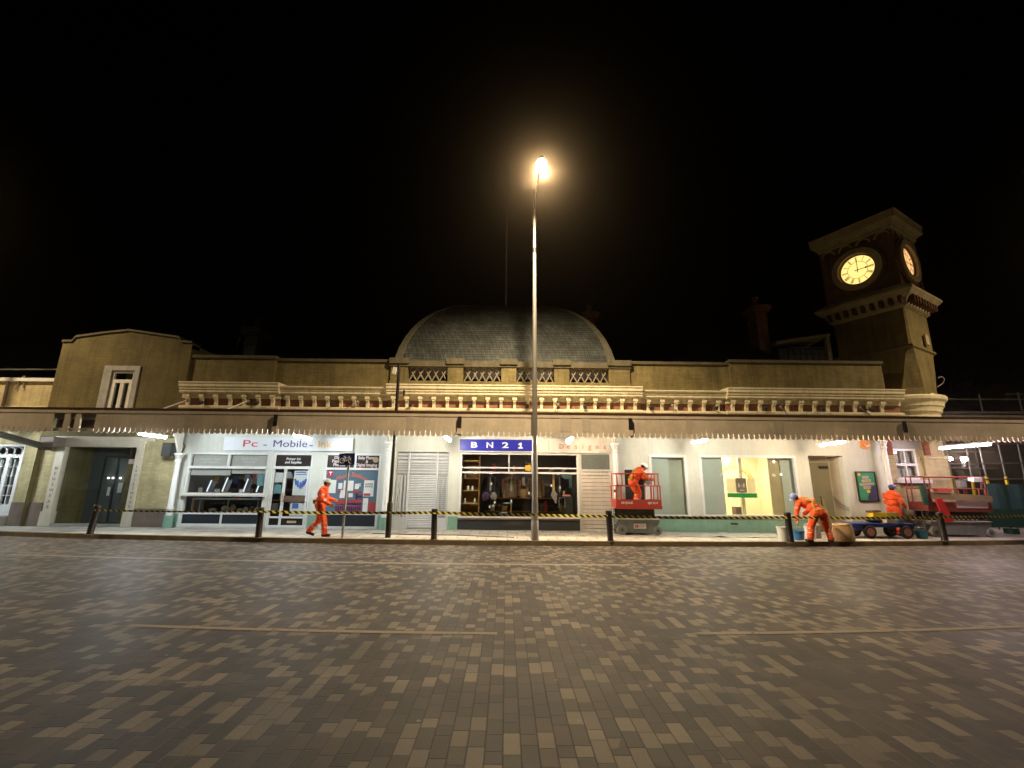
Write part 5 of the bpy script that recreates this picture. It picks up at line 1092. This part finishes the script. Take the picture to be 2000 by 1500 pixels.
single('upright_panel', MB().box(3.88, 4.50, 15.18, 15.2, .97, 2.14), 'blackish', 'dark upright panel standing on the nearer lift platform', 'panel')
single('white_tube', MB().cyl((4.46, 14.95, .97), (4.46, 14.95, 1.7), .035, n=10), 'paper', 'white plastic tube standing on the nearer lift platform', 'tube')

# ------------------------------------------------------------------ trolley, buckets, sacks
tr_ = Thing('flat_trolley', 'blue four wheeled flat trolley loaded with tools by the doorway', 'trolley', (11.55, 14.55, .12))
tr_.part('deck', MB().box(10.55, 12.5, 14.22, 14.92, .52, .56), 'trolley'); tr_.part('underframe', MB().box(10.7, 12.4, 14.3, 14.36, .44, .52).box(10.7, 12.4, 14.78, 14.84, .44, .52).prism([(10.5, .56), (10.75, .5), (11.1, .42), (11.1, .36), (10.7, .36)], 14.28, 14.86), 'trolley')
for x in (11.05, 12.18):
    for y in (14.2, 14.82):
        w_ = tr_.part('wheel', MB().cyl((x, y, .315), (x, y + .02, .315), .165, .195, n=24).cyl((x, y + .02, .315), (x, y + .07, .315), .195, n=24).cyl((x, y + .07, .315), (x, y + .09, .315), .195, .165, n=24), 'tyreblk', smooth=30)
        tr_.part('hub', MB().cyl((x, y - .010, .315), (x, y + .098, .315), .115, n=18), 'hub', w_)
    tr_.part('axle', MB().cyl((x, 14.2, .315), (x, 14.9, .315), .02, n=8), 'liftdark')
tr_.part('draw_handle', MB().tube([(10.55, 14.57, .53), (10.35, 14.57, .5), (10.2, 14.57, .35)], .02, 8), 'trolley')
single('yellow_crate', MB().prism([(11.42, .72), (11.85, .72), (11.82, .86), (11.46, .86)], 14.5, 14.75), 'yellow', 'yellow plastic tray on top of the trolley load', 'tray')
single('tool_bag', MB().ell((11.55, 14.6, .64), (.28, .2, .085), 14, 8), 'boot', 'dark tool bag on the trolley under the yellow tray', 'bag')
single('white_box', MB().obox((11.85, 14.4, .62), (.42, .22, .12), (0, .08, .1)), 'beige', 'pale cardboard box on the middle of the trolley', 'box')
single('olive_box', MB().box(11.95, 12.32, 14.6, 14.85, .56, .86), 'harness', 'olive box at the right end of the trolley', 'box')
single('grey_blue_tub', MB().lathe(12.15, 14.42, [(.10, .56), (.13, .70), (.14, .71)], 16), 'pblue', 'small blue grey tub at the front of the trolley', 'tub', smooth=40)
single('brown_box', MB().obox((11.62, 14.7, .90), (.36, .2, .06), (0, -.05, .2)), 'brown', 'flat brown lid on top of the yellow tray', 'lid')
def bucket(x, y, r0, r1, h_, mat, label, hmat='galv'):
    t = Thing('bucket', label, 'bucket', (x, y, .12)); t.part('shell', MB().lathe(x, y, [(r0, .12), (r1, .12 + h_), (r1 + .012, .12 + h_), (r1 + .012, .12 + h_ - .03), (r1 + .002, .12 + h_ - .035), (r1 - .012, .12 + h_ - .01), (r0 - .01, .14)], 20), mat, smooth=35)
    hp_ = [(x + r1 * math.cos(a), y + .02, .12 + h_ + .10 * math.sin(a)) for a in [PI * i / 10 for i in range(11)]]; t.part('handle', MB().tube(hp_, .008, 6), hmat)
bucket(7.84, 13.32, .13, .15, .40, 'bucketw', 'tall white plastic tub left of the bending worker')
bucket(8.52, 13.75, .15, .18, .26, 'bucketb', 'blue bucket below the bending worker hand')
bucket(12.72, 14.35, .13, .17, .24, 'buckett', 'teal bucket at the right end of the trolley')
bucket(9.0, 13.9, .13, .15, .36, 'bucketw', 'pale tub standing behind the bending worker legs')
sk = MB().lathe(9.72, 13.55, [(.25, .12), (.28, .2), (.265, .45), (.24, .52), (.25, .56), (.21, .57), (.17, .50), (.1, .46)], 18)
for i, v in enumerate(sk.v): sk.v[i] = (v[0] + .02 * math.sin(v[2] * 20 + i), v[1] + .015 * math.cos(i * 2.1), v[2] + (.05 * math.sin((v[0] - 9.5) * 6) if v[2] > .4 else 0))
single('rubble_sack', sk, 'sack', 'tan open rubble sack to the right of the bending worker', 'sack', smooth=60)
single('grey_drum', MB().lathe(9.35, 14.3, [(.2, .12), (.2, .5), (.17, .53)], 18), 'grey', 'grey cement drum behind the tan sack', 'drum', smooth=35)
single('broom', MB().cyl((9.95, 14.1, .14), (9.72, 14.25, 1.3), .016, n=8).obox((9.96, 14.08, .17), (.32, .07, .08), (0, 0, .2)), 'tan', 'wooden broom leaning beside the recessed doorway', 'broom')
# dust sheet on the pavement
ds = MB(); nx, ny = 30, 12
def dz(i, j):
    u, v = i / nx, j / ny; return .127 + max(0, .022 * math.sin(u * 23 + v * 5) * math.sin(v * 9 + u * 4) + .014 * math.sin(u * 41 - v * 13))
P_ = [(5.35 + 3.3 * i / nx + .12 * math.sin(j * 1.7), 14.2 + 1.3 * j / ny + .06 * math.sin(i * .9), dz(i, j)) for j in range(ny + 1) for i in range(nx + 1)]
ds.add(P_, [(j * (nx + 1) + i, j * (nx + 1) + i + 1, (j + 1) * (nx + 1) + i + 1, (j + 1) * (nx + 1) + i) for j in range(ny) for i in range(nx)])
single('dust_sheet', ds, 'sheet', 'crumpled grey polythene dust sheet spread below the filmed windows', 'dust sheet', smooth=60)
single('trailing_cable', MB().tube([(-4.1, 14.4, .13), (-3.0, 14.15, .13), (-1.6, 14.1, .13), (-.6, 13.85, .13), (.2, 13.6, .13)], .012, 6), 'cable', 'thin dark cable lying on the pavement before the shutter', 'cable')
dc = MB().lathe(4.6, 12.6, [(.01, .005), (.16, .006)], 20); 
single('drain_cover', MB().box(1.3, 2.1, 12.55, 12.8, .002, .006), 'blackish', 'dark drain cover set in the road at the kerb', 'drain cover')

# ------------------------------------------------------------------ scaffold yard beyond the building
def pole(name, x, y, z0, z1, label, sleeve=False, lean=0.0):
    t = Thing(name, label, 'scaffold pole', (x, y, z0), 'scaffold poles beyond the far lift'); t.part('tube', MB().cyl((x, y, z0), (x + lean, y, z1), .03, n=8), 'scaff', smooth=40)
    if sleeve: t.part('yellow_sleeve', MB().cyl((x, y, 1.0), (x + lean * .6, y, 2.1), .05, n=8), 'yellow', smooth=40)
pole('scaffold_pole', 15.75, 16.2, .12, 3.9, 'yellow sleeved scaffold pole beside the brick corner', True); pole('scaffold_pole', 15.95, 16.4, .12, 3.9, 'second yellow sleeved pole right of the brick corner', True)
for i, (x, y, ln) in enumerate(((17.2, 17.6, .0), (17.9, 17.6, .15), (18.6, 17.6, -.1), (19.3, 17.6, .0), (20.0, 17.6, .1), (17.5, 19.5, 0), (18.8, 19.5, 0), (20.3, 19.5, 0))):
    pole('scaffold_pole', x, y, .12, 4.2, 'bare or half sleeved grey scaffold pole behind the green netting', i < 5, ln)
lg = MB()
for z in (1.95, 2.55, 3.3):
    lg.cyl((16.9, 17.55, z), (21, 17.5, z + .1), .028, n=8)
for z in (2.5, 3.2): lg.cyl((16.9, 19.45, z), (21, 19.4, z), .028, n=8)
single('ledger_tubes', lg, 'scaff', 'horizontal scaffold ledgers crossing behind the green netting', 'scaffold tube')
nf = Thing('netting_fence', 'teal debris netting fence standing beyond the far lift', 'fence', (18.6, 16.1, .12))
nm_ = MB(); nn = 26
for i in range(nn):
    xa, xb = 16.7 + i * .16, 16.7 + (i + 1) * .16; ya = 16.1 + .04 * math.sin(i * 1.3); yb_ = 16.1 + .04 * math.sin((i + 1) * 1.3)
    nm_.quad((xa, ya, .34), (xb, yb_, .34), (xb, yb_, 1.8 + .02 * math.sin(i)), (xa, ya, 1.8 + .02 * math.sin(i - 1)))
nf.part('netting', nm_, 'net'); nf.part('base_band', MB().box(16.7, 20.86, 16.03, 16.05, .34, .95), 'greenp'); nf.part('foot', MB().box(17.3, 17.55, 15.95, 16.25, .12, .3).cyl((17.42, 16.1, .3), (17.42, 16.1, 1.8), .025, n=8), 'greenp')
yd = MB(); yd.quad((15.4, 24, .1), (40, 24, .1), (40, 24, 5.4), (15.4, 24, 5.4)); yd2 = Thing('yard_shed', 'dark train shed with low grey roof beyond the right end of the station', 'shed', (28, 24, .12)); yd2.part('dark_wall', yd, 'slatedark')
sr_ = MB(); sr_.add([(20, 21.8, 5.2), (40, 21.8, 5.35), (40, 30, 6.4), (20, 30, 6.2), (20, 21.8, 5.0), (40, 21.8, 5.1)], [(0, 1, 2, 3), (0, 4, 5, 1)]); yd2.part('shed_roof', sr_, 'grey')
yd2.part('roof_gutter', MB().cyl((20, 21.7, 5.28), (40, 21.7, 5.45), .06, n=8), 'galv')
yd2.part('roof_railing', MB().cyl((22, 21.9, 6.0), (40, 21.9, 6.2), .03, n=6).cyl((23.6, 21.9, 5.2), (23.6, 21.9, 6.25), .03, n=6).cyl((25.6, 21.9, 5.25), (25.6, 21.9, 6.4), .03, n=6).cyl((25, 21.9, 6.3), (40, 21.9, 6.55), .025, n=6), 'galv')
dr_ = MB()
for i in range(18):
    x = 16.2 + random.random() * 5; y = 18.5 + random.random() * 3; z = .12 + random.random() * 2.2; s_ = random.uniform(.15, .5); dr_.obox((x, y, z), (s_, .2, s_ * 1.4), (0, random.uniform(-.4, .4), random.uniform(-.6, .6)))
st_ = link_mesh('yard_clutter', dr_.mesh('yard_clutter'), 'liftdark'); st_['kind'] = 'stuff'; st_['label'] = 'dark stacked materials in the scaffold yard'; st_['category'] = 'building materials'
# flagpole on the dome, poles on the roof
fpn = Thing('flagpole', 'thin bare flagpole rising above the domed roof', 'flagpole', (DX, DY, 10.4)); fpn.part('pole', MB().cyl((-.2, 22, 10.35), (-.22, 22, 16.2), .05, .03, n=8), 'white'); fpn.part('foot', MB().lathe(-.2, 22, [(.14, 10.38), (.12, 10.6), (.05, 10.65)], 10), 'coping')
single('aerial', MB().cyl((-13.55, 21.5, 8.2), (-13.3, 21.5, 10.0), .02, n=6), 'coping', 'thin aerial rod on the roof behind the parapet', 'aerial')

# ------------------------------------------------------------------ people
def remesh(mb, vox, sm=4):
    me = mb.mesh('tmp', k=1.0); ob = bpy.data.objects.new('tmp', me); COL.objects.link(ob)
    m = ob.modifiers.new('r', 'REMESH'); m.mode = 'VOXEL'; m.voxel_size = vox
    s_ = ob.modifiers.new('s', 'SMOOTH'); s_.iterations = sm; s_.factor = .5
    dg = bpy.context.evaluated_depsgraph_get(); r_ = bpy.data.meshes.new_from_object(ob.evaluated_get(dg)); bpy.data.objects.remove(ob); r_.shade_smooth(); return r_
def folds(me, amp, fr):
    from mathutils import noise as _n
    off = Vector((random.random() * 20, random.random() * 20, random.random() * 20))
    nn_ = [v.normal.copy() for v in me.vertices]; new = []
    for v in me.vertices:
        c = Vector((v.co.x * fr, v.co.y * fr, v.co.z * fr * 1.5)) + off; q = 1 - abs(_n.noise(c)) * 2.2
        new.append(v.co + nn_[v.index] * amp * (q + .5 * _n.noise(c * 2.3)))
    for v, c in zip(me.vertices, new): v.co = c
    return me
def limb(mb, pts, rs):
    for (p, q), (a, b) in zip(zip(pts, pts[1:]), zip(rs, rs[1:])):
        p, q = Vector(p), Vector(q); n = max(2, int((q - p).length / .02))
        mb.cyl(p, q, a, b, n=14)
    for p, r_ in zip(pts, rs): mb.ell(p, (r_, r_, r_), 14, 8)
def hand(mb, wrist, d, side):
    """palm plus five bent fingers, d = pointing direction"""
    w = Vector(wrist); d = Vector(d).normalized(); a = d.cross(Vector(side)).normalized(); b = a.cross(d).normalized()   # a = across palm, b = palm normal
    rot = Matrix((a, b, d)).transposed(); mb.ell(w + d * .05, (.042, .018, .055), 12, 8, rot)
    for i, L in enumerate((.062, .075, .078, .068)):
        o = (i - 1.5) * .021; p = w + d * .09 + a * o; q = p + d * L * .5 + b * .008; r_ = q + d * L * .35 + b * .03
        mb.tube([w + d * .06 + a * o, p, q, r_], [.0095, .0095, .0088, .0075], 7); mb.ell(r_, (.0075,) * 3, 7, 5)
    p = w + d * .03 + a * .036; mb.tube([p, p + a * .026 + d * .028, p + a * .03 + d * .06 + b * .015], [.012, .0105, .008], 7)
def person(name_label, base, rz, J, helmet, k=.915, harness=False, pouch=False, look=(1, 0, 0)):
    """J: joints in metres, x forward, y left, z up"""
    t = Thing('person', name_label, 'person', base, 'workers in orange overalls'); rm_ = Matrix.Rotation(rz, 4, 'Z') @ Matrix.Scale(k * S, 4)
    V = {a: Vector(b) for a, b in J.items()}
    def put(name, me, mat, parent=None):
        me.transform(rm_); return link_mesh(name, me, mat, parent or t.o)
    # body
    b = MB(); limb(b, [V['pel'], V['mid'], V['chest']], [.12, .115, .125]); limb(b, [V['chest'], V['neck']], [.09, .055])
    nk = (V['head'] - V['neck']).normalized(); limb(b, [V['neck'], V['head']], [.055, .06])
    f = Vector(look).normalized(); up = (nk - f * nk.dot(f)).normalized() if abs(nk.dot(f)) < .95 else Vector((0, 0, 1)); lf_ = up.cross(f)
    hr_ = Matrix((f, lf_, up)).transposed(); H_ = V['head']
    b.ell(H_ + up * .03, (.098, .078, .112), 16, 12, hr_); b.ell(H_ - up * .05 + f * .025, (.066, .056, .07), 14, 8, hr_)
    b.ell(H_ + f * .104 - up * .005, (.017, .013, .024), 8, 6, hr_); b.ell(H_ + f * .085 - up * .058, (.014, .025, .008), 8, 6, hr_)
    for s_ in (-1, 1): b.ell(H_ + lf_ * s_ * .08, (.02, .012, .03), 8, 6, hr_); b.ell(H_ + f * .085 + lf_ * s_ * .032 + up * .022, (.011, .016, .01), 8, 6, hr_)
    for s_ in 'LR':
        limb(b, [V['chest'], V['sh' + s_]], [.07, .055]); limb(b, [V['sh' + s_], V['el' + s_], V['wr' + s_]], [.05, .04, .028])
        limb(b, [V['pel'], V['hip' + s_]], [.10, .09]); limb(b, [V['hip' + s_], V['kn' + s_], V['an' + s_]], [.085, .055, .04])
    bm2 = remesh(b, .016, 3)
    hm = MB()
    for s_ in 'LR':
        d = (V['wr' + s_] - V['el' + s_]).normalized(); hand(hm, V['wr' + s_] - d * .005, d, (0, 1 if s_ == 'R' else -1, .3))
    h2 = hm.mesh('h', k=1.0); bmx = bmesh.new(); bmx.from_mesh(bm2); bmx.from_mesh(h2); bmx.to_mesh(bm2); bmx.free(); bm2.shade_smooth(); bpy.data.meshes.remove(h2)
    put('body', bm2, 'skin')
    # eyes
    ey = MB()
    for s_ in (-1, 1): ey.ell(H_ + f * .094 + lf_ * s_ * .032 + up * .02, (.006, .011, .006), 8, 6, hr_)
    put('eyes', ey.mesh('eyes', k=1.0), 'black')
    hrm = MB(); hrm.ell(H_ - f * .018 + up * .035, (.092, .086, .10), 16, 10, hr_); put('hair', hrm.mesh('hair', k=1.0), 'hair')
    # jacket
    j = MB(); tw_ = (V['shL'] - V['shR']).normalized()
    sp_ = (V['chest'] - V['pel']).normalized(); fr = tw_.cross(sp_).normalized() * -1
    for p, rx, ry in ((V['pel'] + sp_ * .02, .205, .165), (V['mid'], .205, .165), (V['chest'], .22, .165), (V['chest'] + sp_ * .10, .185, .13)):
        mrot = Matrix((tw_, fr, sp_)).transposed(); j.ell(p, (rx, ry, .15), 16, 10, mrot)
    limb(j, [V['chest'] + sp_ * .08, V['neck'] + nk * .03], [.10, .075])
    for s_ in 'LR':
        limb(j, [V['chest'] + sp_ * .06, V['sh' + s_]], [.10, .085]); wd = (V['wr' + s_] - V['el' + s_]).normalized()
        limb(j, [V['sh' + s_], V['el' + s_], V['wr' + s_] - wd * .02], [.086, .068, .056])
    put('jacket', folds(remesh(j, .016, 3), .012, 9), 'hi')
    tr2 = MB(); limb(tr2, [V['pel'], V['pel'] + sp_ * .06], [.155, .15])
    for s_ in 'LR':
        limb(tr2, [V['pel'], V['hip' + s_]], [.14, .125]); limb(tr2, [V['hip' + s_], V['kn' + s_], V['an' + s_] + Vector((0, 0, .03))], [.125, .092, .082])
    put('trousers', folds(remesh(tr2, .016, 3), .011, 10), 'hi')
    rt = MB()
    def band(p, q, f_, r_, h_=.024):
        p, q = Vector(p), Vector(q); c = p.lerp(q, f_); d = (q - p).normalized(); rt.cyl(c - d * h_, c + d * h_, r_, n=18)
    for s_ in 'LR':
        band(V['el' + s_], V['wr' + s_], .3, .071); band(V['sh' + s_], V['el' + s_], .55, .081); band(V['kn' + s_], V['an' + s_], .22, .094); band(V['kn' + s_], V['an' + s_], .55, .091)
    put('reflective_tape', rt.mesh('rt', k=1.0), 'refl')
    for s_ in 'LR':
        bt = MB(); td = V['to' + s_] - V['an' + s_]; td.z = 0; td.normalize(); fl_ = Vector((V['an' + s_].x, V['an' + s_].y, min(V['to' + s_].z, V['an' + s_].z - .05)))
        limb(bt, [V['an' + s_] + Vector((0, 0, .06)), V['an' + s_] - Vector((0, 0, .03))], [.062, .056]); limb(bt, [V['an' + s_] - Vector((0, 0, .04)) - td * .05, V['to' + s_] + Vector((0, 0, .02))], [.05, .042])
        put('boot', remesh(bt, .014, 2), 'boot')
    # helmet: shell, brim, peak
    hl = MB(); n_ = 20; o = 0; rows = [(1.0, .0), (.99, .25), (.92, .52), (.75, .78), (.45, .95), (.12, 1.0)]
    for r_, z in rows:
        for i in range(n_): hl.v.append(tuple(H_ + hr_ @ Vector((.128 * r_ * math.cos(2 * PI * i / n_) - .005, .108 * r_ * math.sin(2 * PI * i / n_), .055 + .12 * z))))
    for q in range(len(rows) - 1):
        for i in range(n_): hl.f.append((q * n_ + i, q * n_ + (i + 1) % n_, (q + 1) * n_ + (i + 1) % n_, (q + 1) * n_ + i))
    hl.f.append(tuple(range((len(rows) - 1) * n_, len(rows) * n_))); put('helmet', hl.mesh('hl', smooth=60, k=1.0), helmet)
    pk2 = MB(); pk2.ell(H_ + hr_ @ Vector((.03, 0, .058)), (.15, .122, .012), 20, 6, hr_); put('helmet_brim', pk2.mesh('pk', smooth=60, k=1.0), helmet)
    if harness:
        hn = MB(); bk = -fr if fr.dot(f) > 0 else fr
        mid_ = V['mid'] + bk * .172 + sp_ * .12
        for s_, sg in (('L', 1), ('R', -1)):
            hn.tube([V['chest'] + sp_ * .17 + tw_ * sg * .12 + bk * .09, V['chest'] + tw_ * sg * .085 + bk * .17, mid_, V['mid'] - tw_ * sg * .12 + bk * .155 - sp_ * .03, V['pel'] - tw_ * sg * .16 + bk * .12], .02, 6)
        hn.tube([V['pel'] + tw_ * .19 + sp_ * .02, V['pel'] + tw_ * .1 + bk * .155, V['pel'] - tw_ * .1 + bk * .155, V['pel'] - tw_ * .19 + sp_ * .02], .02, 6)
        put('harness', hn.mesh('hn', k=1.0), 'harness')
    if pouch:
        pc_ = MB(); pc_.obox(V['pel'] - f * .19 + sp_ * .1, (.09, .12, .13)); put('yellow_pouch', pc_.mesh('pc', k=1.0), 'bag')
    return t
# walking worker
person('person in orange overalls and grey helmet walking right past the photo shop window', (-5.40, 13.5, .12), R(8), dict(pel=(-.02, 0, .93), mid=(.0, 0, 1.12), chest=(.03, 0, 1.30), neck=(.08, 0, 1.48), head=(.12, 0, 1.60),
    shR=(.03, -.19, 1.40), elR=(.08, -.28, 1.13), wrR=(.32, -.24, .98), shL=(.05, .19, 1.40), elL=(.10, .27, 1.14), wrL=(.33, .22, 1.10),
    hipR=(.0, -.1, .90), knR=(.15, -.1, .50), anR=(.21, -.1, .09), toR=(.36, -.11, .03), hipL=(-.03, .1, .90), knL=(-.03, .1, .48), anL=(-.30, .1, .16), toL=(-.17, .1, .03)), 'helmg', pouch=True, look=(1, .0, -.12))
# bending worker (back to camera)
person('person in orange overalls bending left over a blue bucket, back turned', (8.74, 13.15, .12), R(90), dict(pel=(.0, -.09, .86), mid=(.14, -.05, 1.0), chest=(.29, .04, 1.13), neck=(.41, .15, 1.23), head=(.47, .28, 1.29),
    shR=(.35, -.19, 1.20), elR=(.54, -.22, .96), wrR=(.62, -.02, .80), shL=(.29, .30, 1.14), elL=(.28, .41, .88), wrL=(.24, .47, .63),
    hipR=(.0, -.21, .84), knR=(.05, -.30, .46), anR=(.0, -.37, .09), toR=(.15, -.40, .03), hipL=(.0, .03, .84), knL=(.05, .17, .46), anL=(.0, .26, .09), toL=(.15, .30, .03)), 'helmb', harness=True, look=(.75, .45, -.5))
person('person in orange overalls and purple helmet standing behind the trolley, facing the far lift', (12.66, 15.15, .12), R(18), dict(pel=(.0, 0, .93), mid=(-.01, 0, 1.12), chest=(.0, 0, 1.30), neck=(.05, 0, 1.48), head=(.10, 0, 1.60),
    shR=(.0, -.19, 1.40), elR=(.06, -.27, 1.13), wrR=(.26, -.22, .98), shL=(.0, .19, 1.40), elL=(.08, .27, 1.14), wrL=(.28, .18, 1.0),
    hipR=(.0, -.1, .90), knR=(.03, -.11, .50), anR=(-.02, -.11, .09), toR=(.15, -.13, .03), hipL=(.0, .1, .90), knL=(.05, .11, .50), anL=(.05, .12, .09), toL=(.21, .13, .03)), 'helmp', look=(1, 0, -.2))
person('person in orange overalls and white helmet stooping on the nearer lift platform', (4.14, 14.86, .97), R(6), dict(pel=(-.10, 0, .84), mid=(-.01, 0, 1.0), chest=(.10, 0, 1.15), neck=(.22, 0, 1.27), head=(.31, 0, 1.34),
    shR=(.14, -.19, 1.22), elR=(.30, -.25, 1.0), wrR=(.55, -.18, .93), shL=(.14, .19, 1.22), elL=(.30, .25, 1.02), wrL=(.52, .14, .95),
    hipR=(-.10, -.1, .82), knR=(.06, -.12, .46), anR=(-.03, -.12, .09), toR=(.13, -.13, .03), hipL=(-.10, .1, .82), knL=(.08, .12, .46), anL=(.02, .12, .09), toL=(.18, .13, .03)), 'helmw', harness=True, look=(.8, 0, -.6))

# ------------------------------------------------------------------ warm light inside the lobby and fill lights added to brighten the two shops
def area(x, y, z, sx, sy, en, col, rot=(0, 0, 0)):
    ld = bpy.data.lights.new('interior_light', 'AREA'); ld.shape = 'RECTANGLE'; ld.size = sx * S; ld.size_y = sy * S; ld.energy = en; ld.color = col
    o = bpy.data.objects.new('interior_light', ld); COL.objects.link(o); o.location = (x * S, y * S, z * S); o.rotation_euler = rot
area(8.2, 17.2, 3.15, 2.4, 1.0, 420, (1.0, .85, .58)); area(5.5, 17.2, 3.1, 1.0, .8, 12, (1.0, .85, .6)); area(.4, 17.0, 2.9, 2.4, .5, 20, (1.0, .82, .6)); area(-9.6, 17.2, 2.9, 2.2, .5, 24, (.9, .95, 1.0))

# ------------------------------------------------------------------ world, camera
w = bpy.data.worlds.new('World'); sc.world = w; w.use_nodes = True; nt = w.node_tree; nt.nodes.clear()
wo = nt.nodes.new('ShaderNodeOutputWorld'); bgk = nt.nodes.new('ShaderNodeBackground'); sky = nt.nodes.new('ShaderNodeTexSky'); sky.sky_type = 'NISHITA'; sky.sun_disc = False; sky.sun_elevation = R(-6); sky.sun_rotation = R(200)
mixn = nt.nodes.new('ShaderNodeMix'); mixn.data_type = 'RGBA'; mixn.inputs[0].default_value = .97; nt.links.new(sky.outputs[0], mixn.inputs[6]); mixn.inputs[7].default_value = (.10, .075, .045, 1)
nt.links.new(mixn.outputs[2], bgk.inputs[0]); bgk.inputs[1].default_value = .012; nt.links.new(bgk.outputs[0], wo.inputs[0])
HG = .965; HAZE = .0009
if HAZE > 0:
    vs = nt.nodes.new('ShaderNodeVolumeScatter'); vs.inputs['Density'].default_value = HAZE; vs.inputs['Anisotropy'].default_value = HG; vs.inputs['Color'].default_value = (1, .80, .56, 1); nt.links.new(vs.outputs[0], wo.inputs['Volume'])

cd = bpy.data.cameras.new('camera'); cam = bpy.data.objects.new('camera', cd); COL.objects.link(cam); sc.camera = cam
cd.sensor_width = 36; cd.lens = 36 * 877 / 2000; cd.clip_end = 1500; cd.clip_start = .05
pitch, yaw, roll = R(12.7), R(.4), R(.55)
cp1, sp1, cy1, sy1 = math.cos(pitch), math.sin(pitch), math.cos(yaw), math.sin(yaw)
fw = Vector((sy1 * cp1, cy1 * cp1, sp1)); rt0 = Vector((cy1, -sy1, 0)); up0 = Vector((-sy1 * sp1, -cy1 * sp1, cp1))
r2v = rt0 * math.cos(roll) + up0 * math.sin(roll); u2v = up0 * math.cos(roll) - rt0 * math.sin(roll)
cam.matrix_world = Matrix.Translation((0, 0, 1.6 * S)) @ Matrix((r2v, u2v, -fw)).transposed().to_4x4()

sc.view_settings.view_transform = 'Standard'; sc.view_settings.look = 'None'; sc.view_settings.exposure = 0
sc.cycles.use_denoising = True; sc.cycles.max_bounces = 6; sc.cycles.diffuse_bounces = 3; sc.cycles.glossy_bounces = 3; sc.cycles.transparent_max_bounces = 8
sc.cycles.sample_clamp_indirect = 4.0; sc.cycles.caustics_reflective = False; sc.cycles.caustics_refractive = False
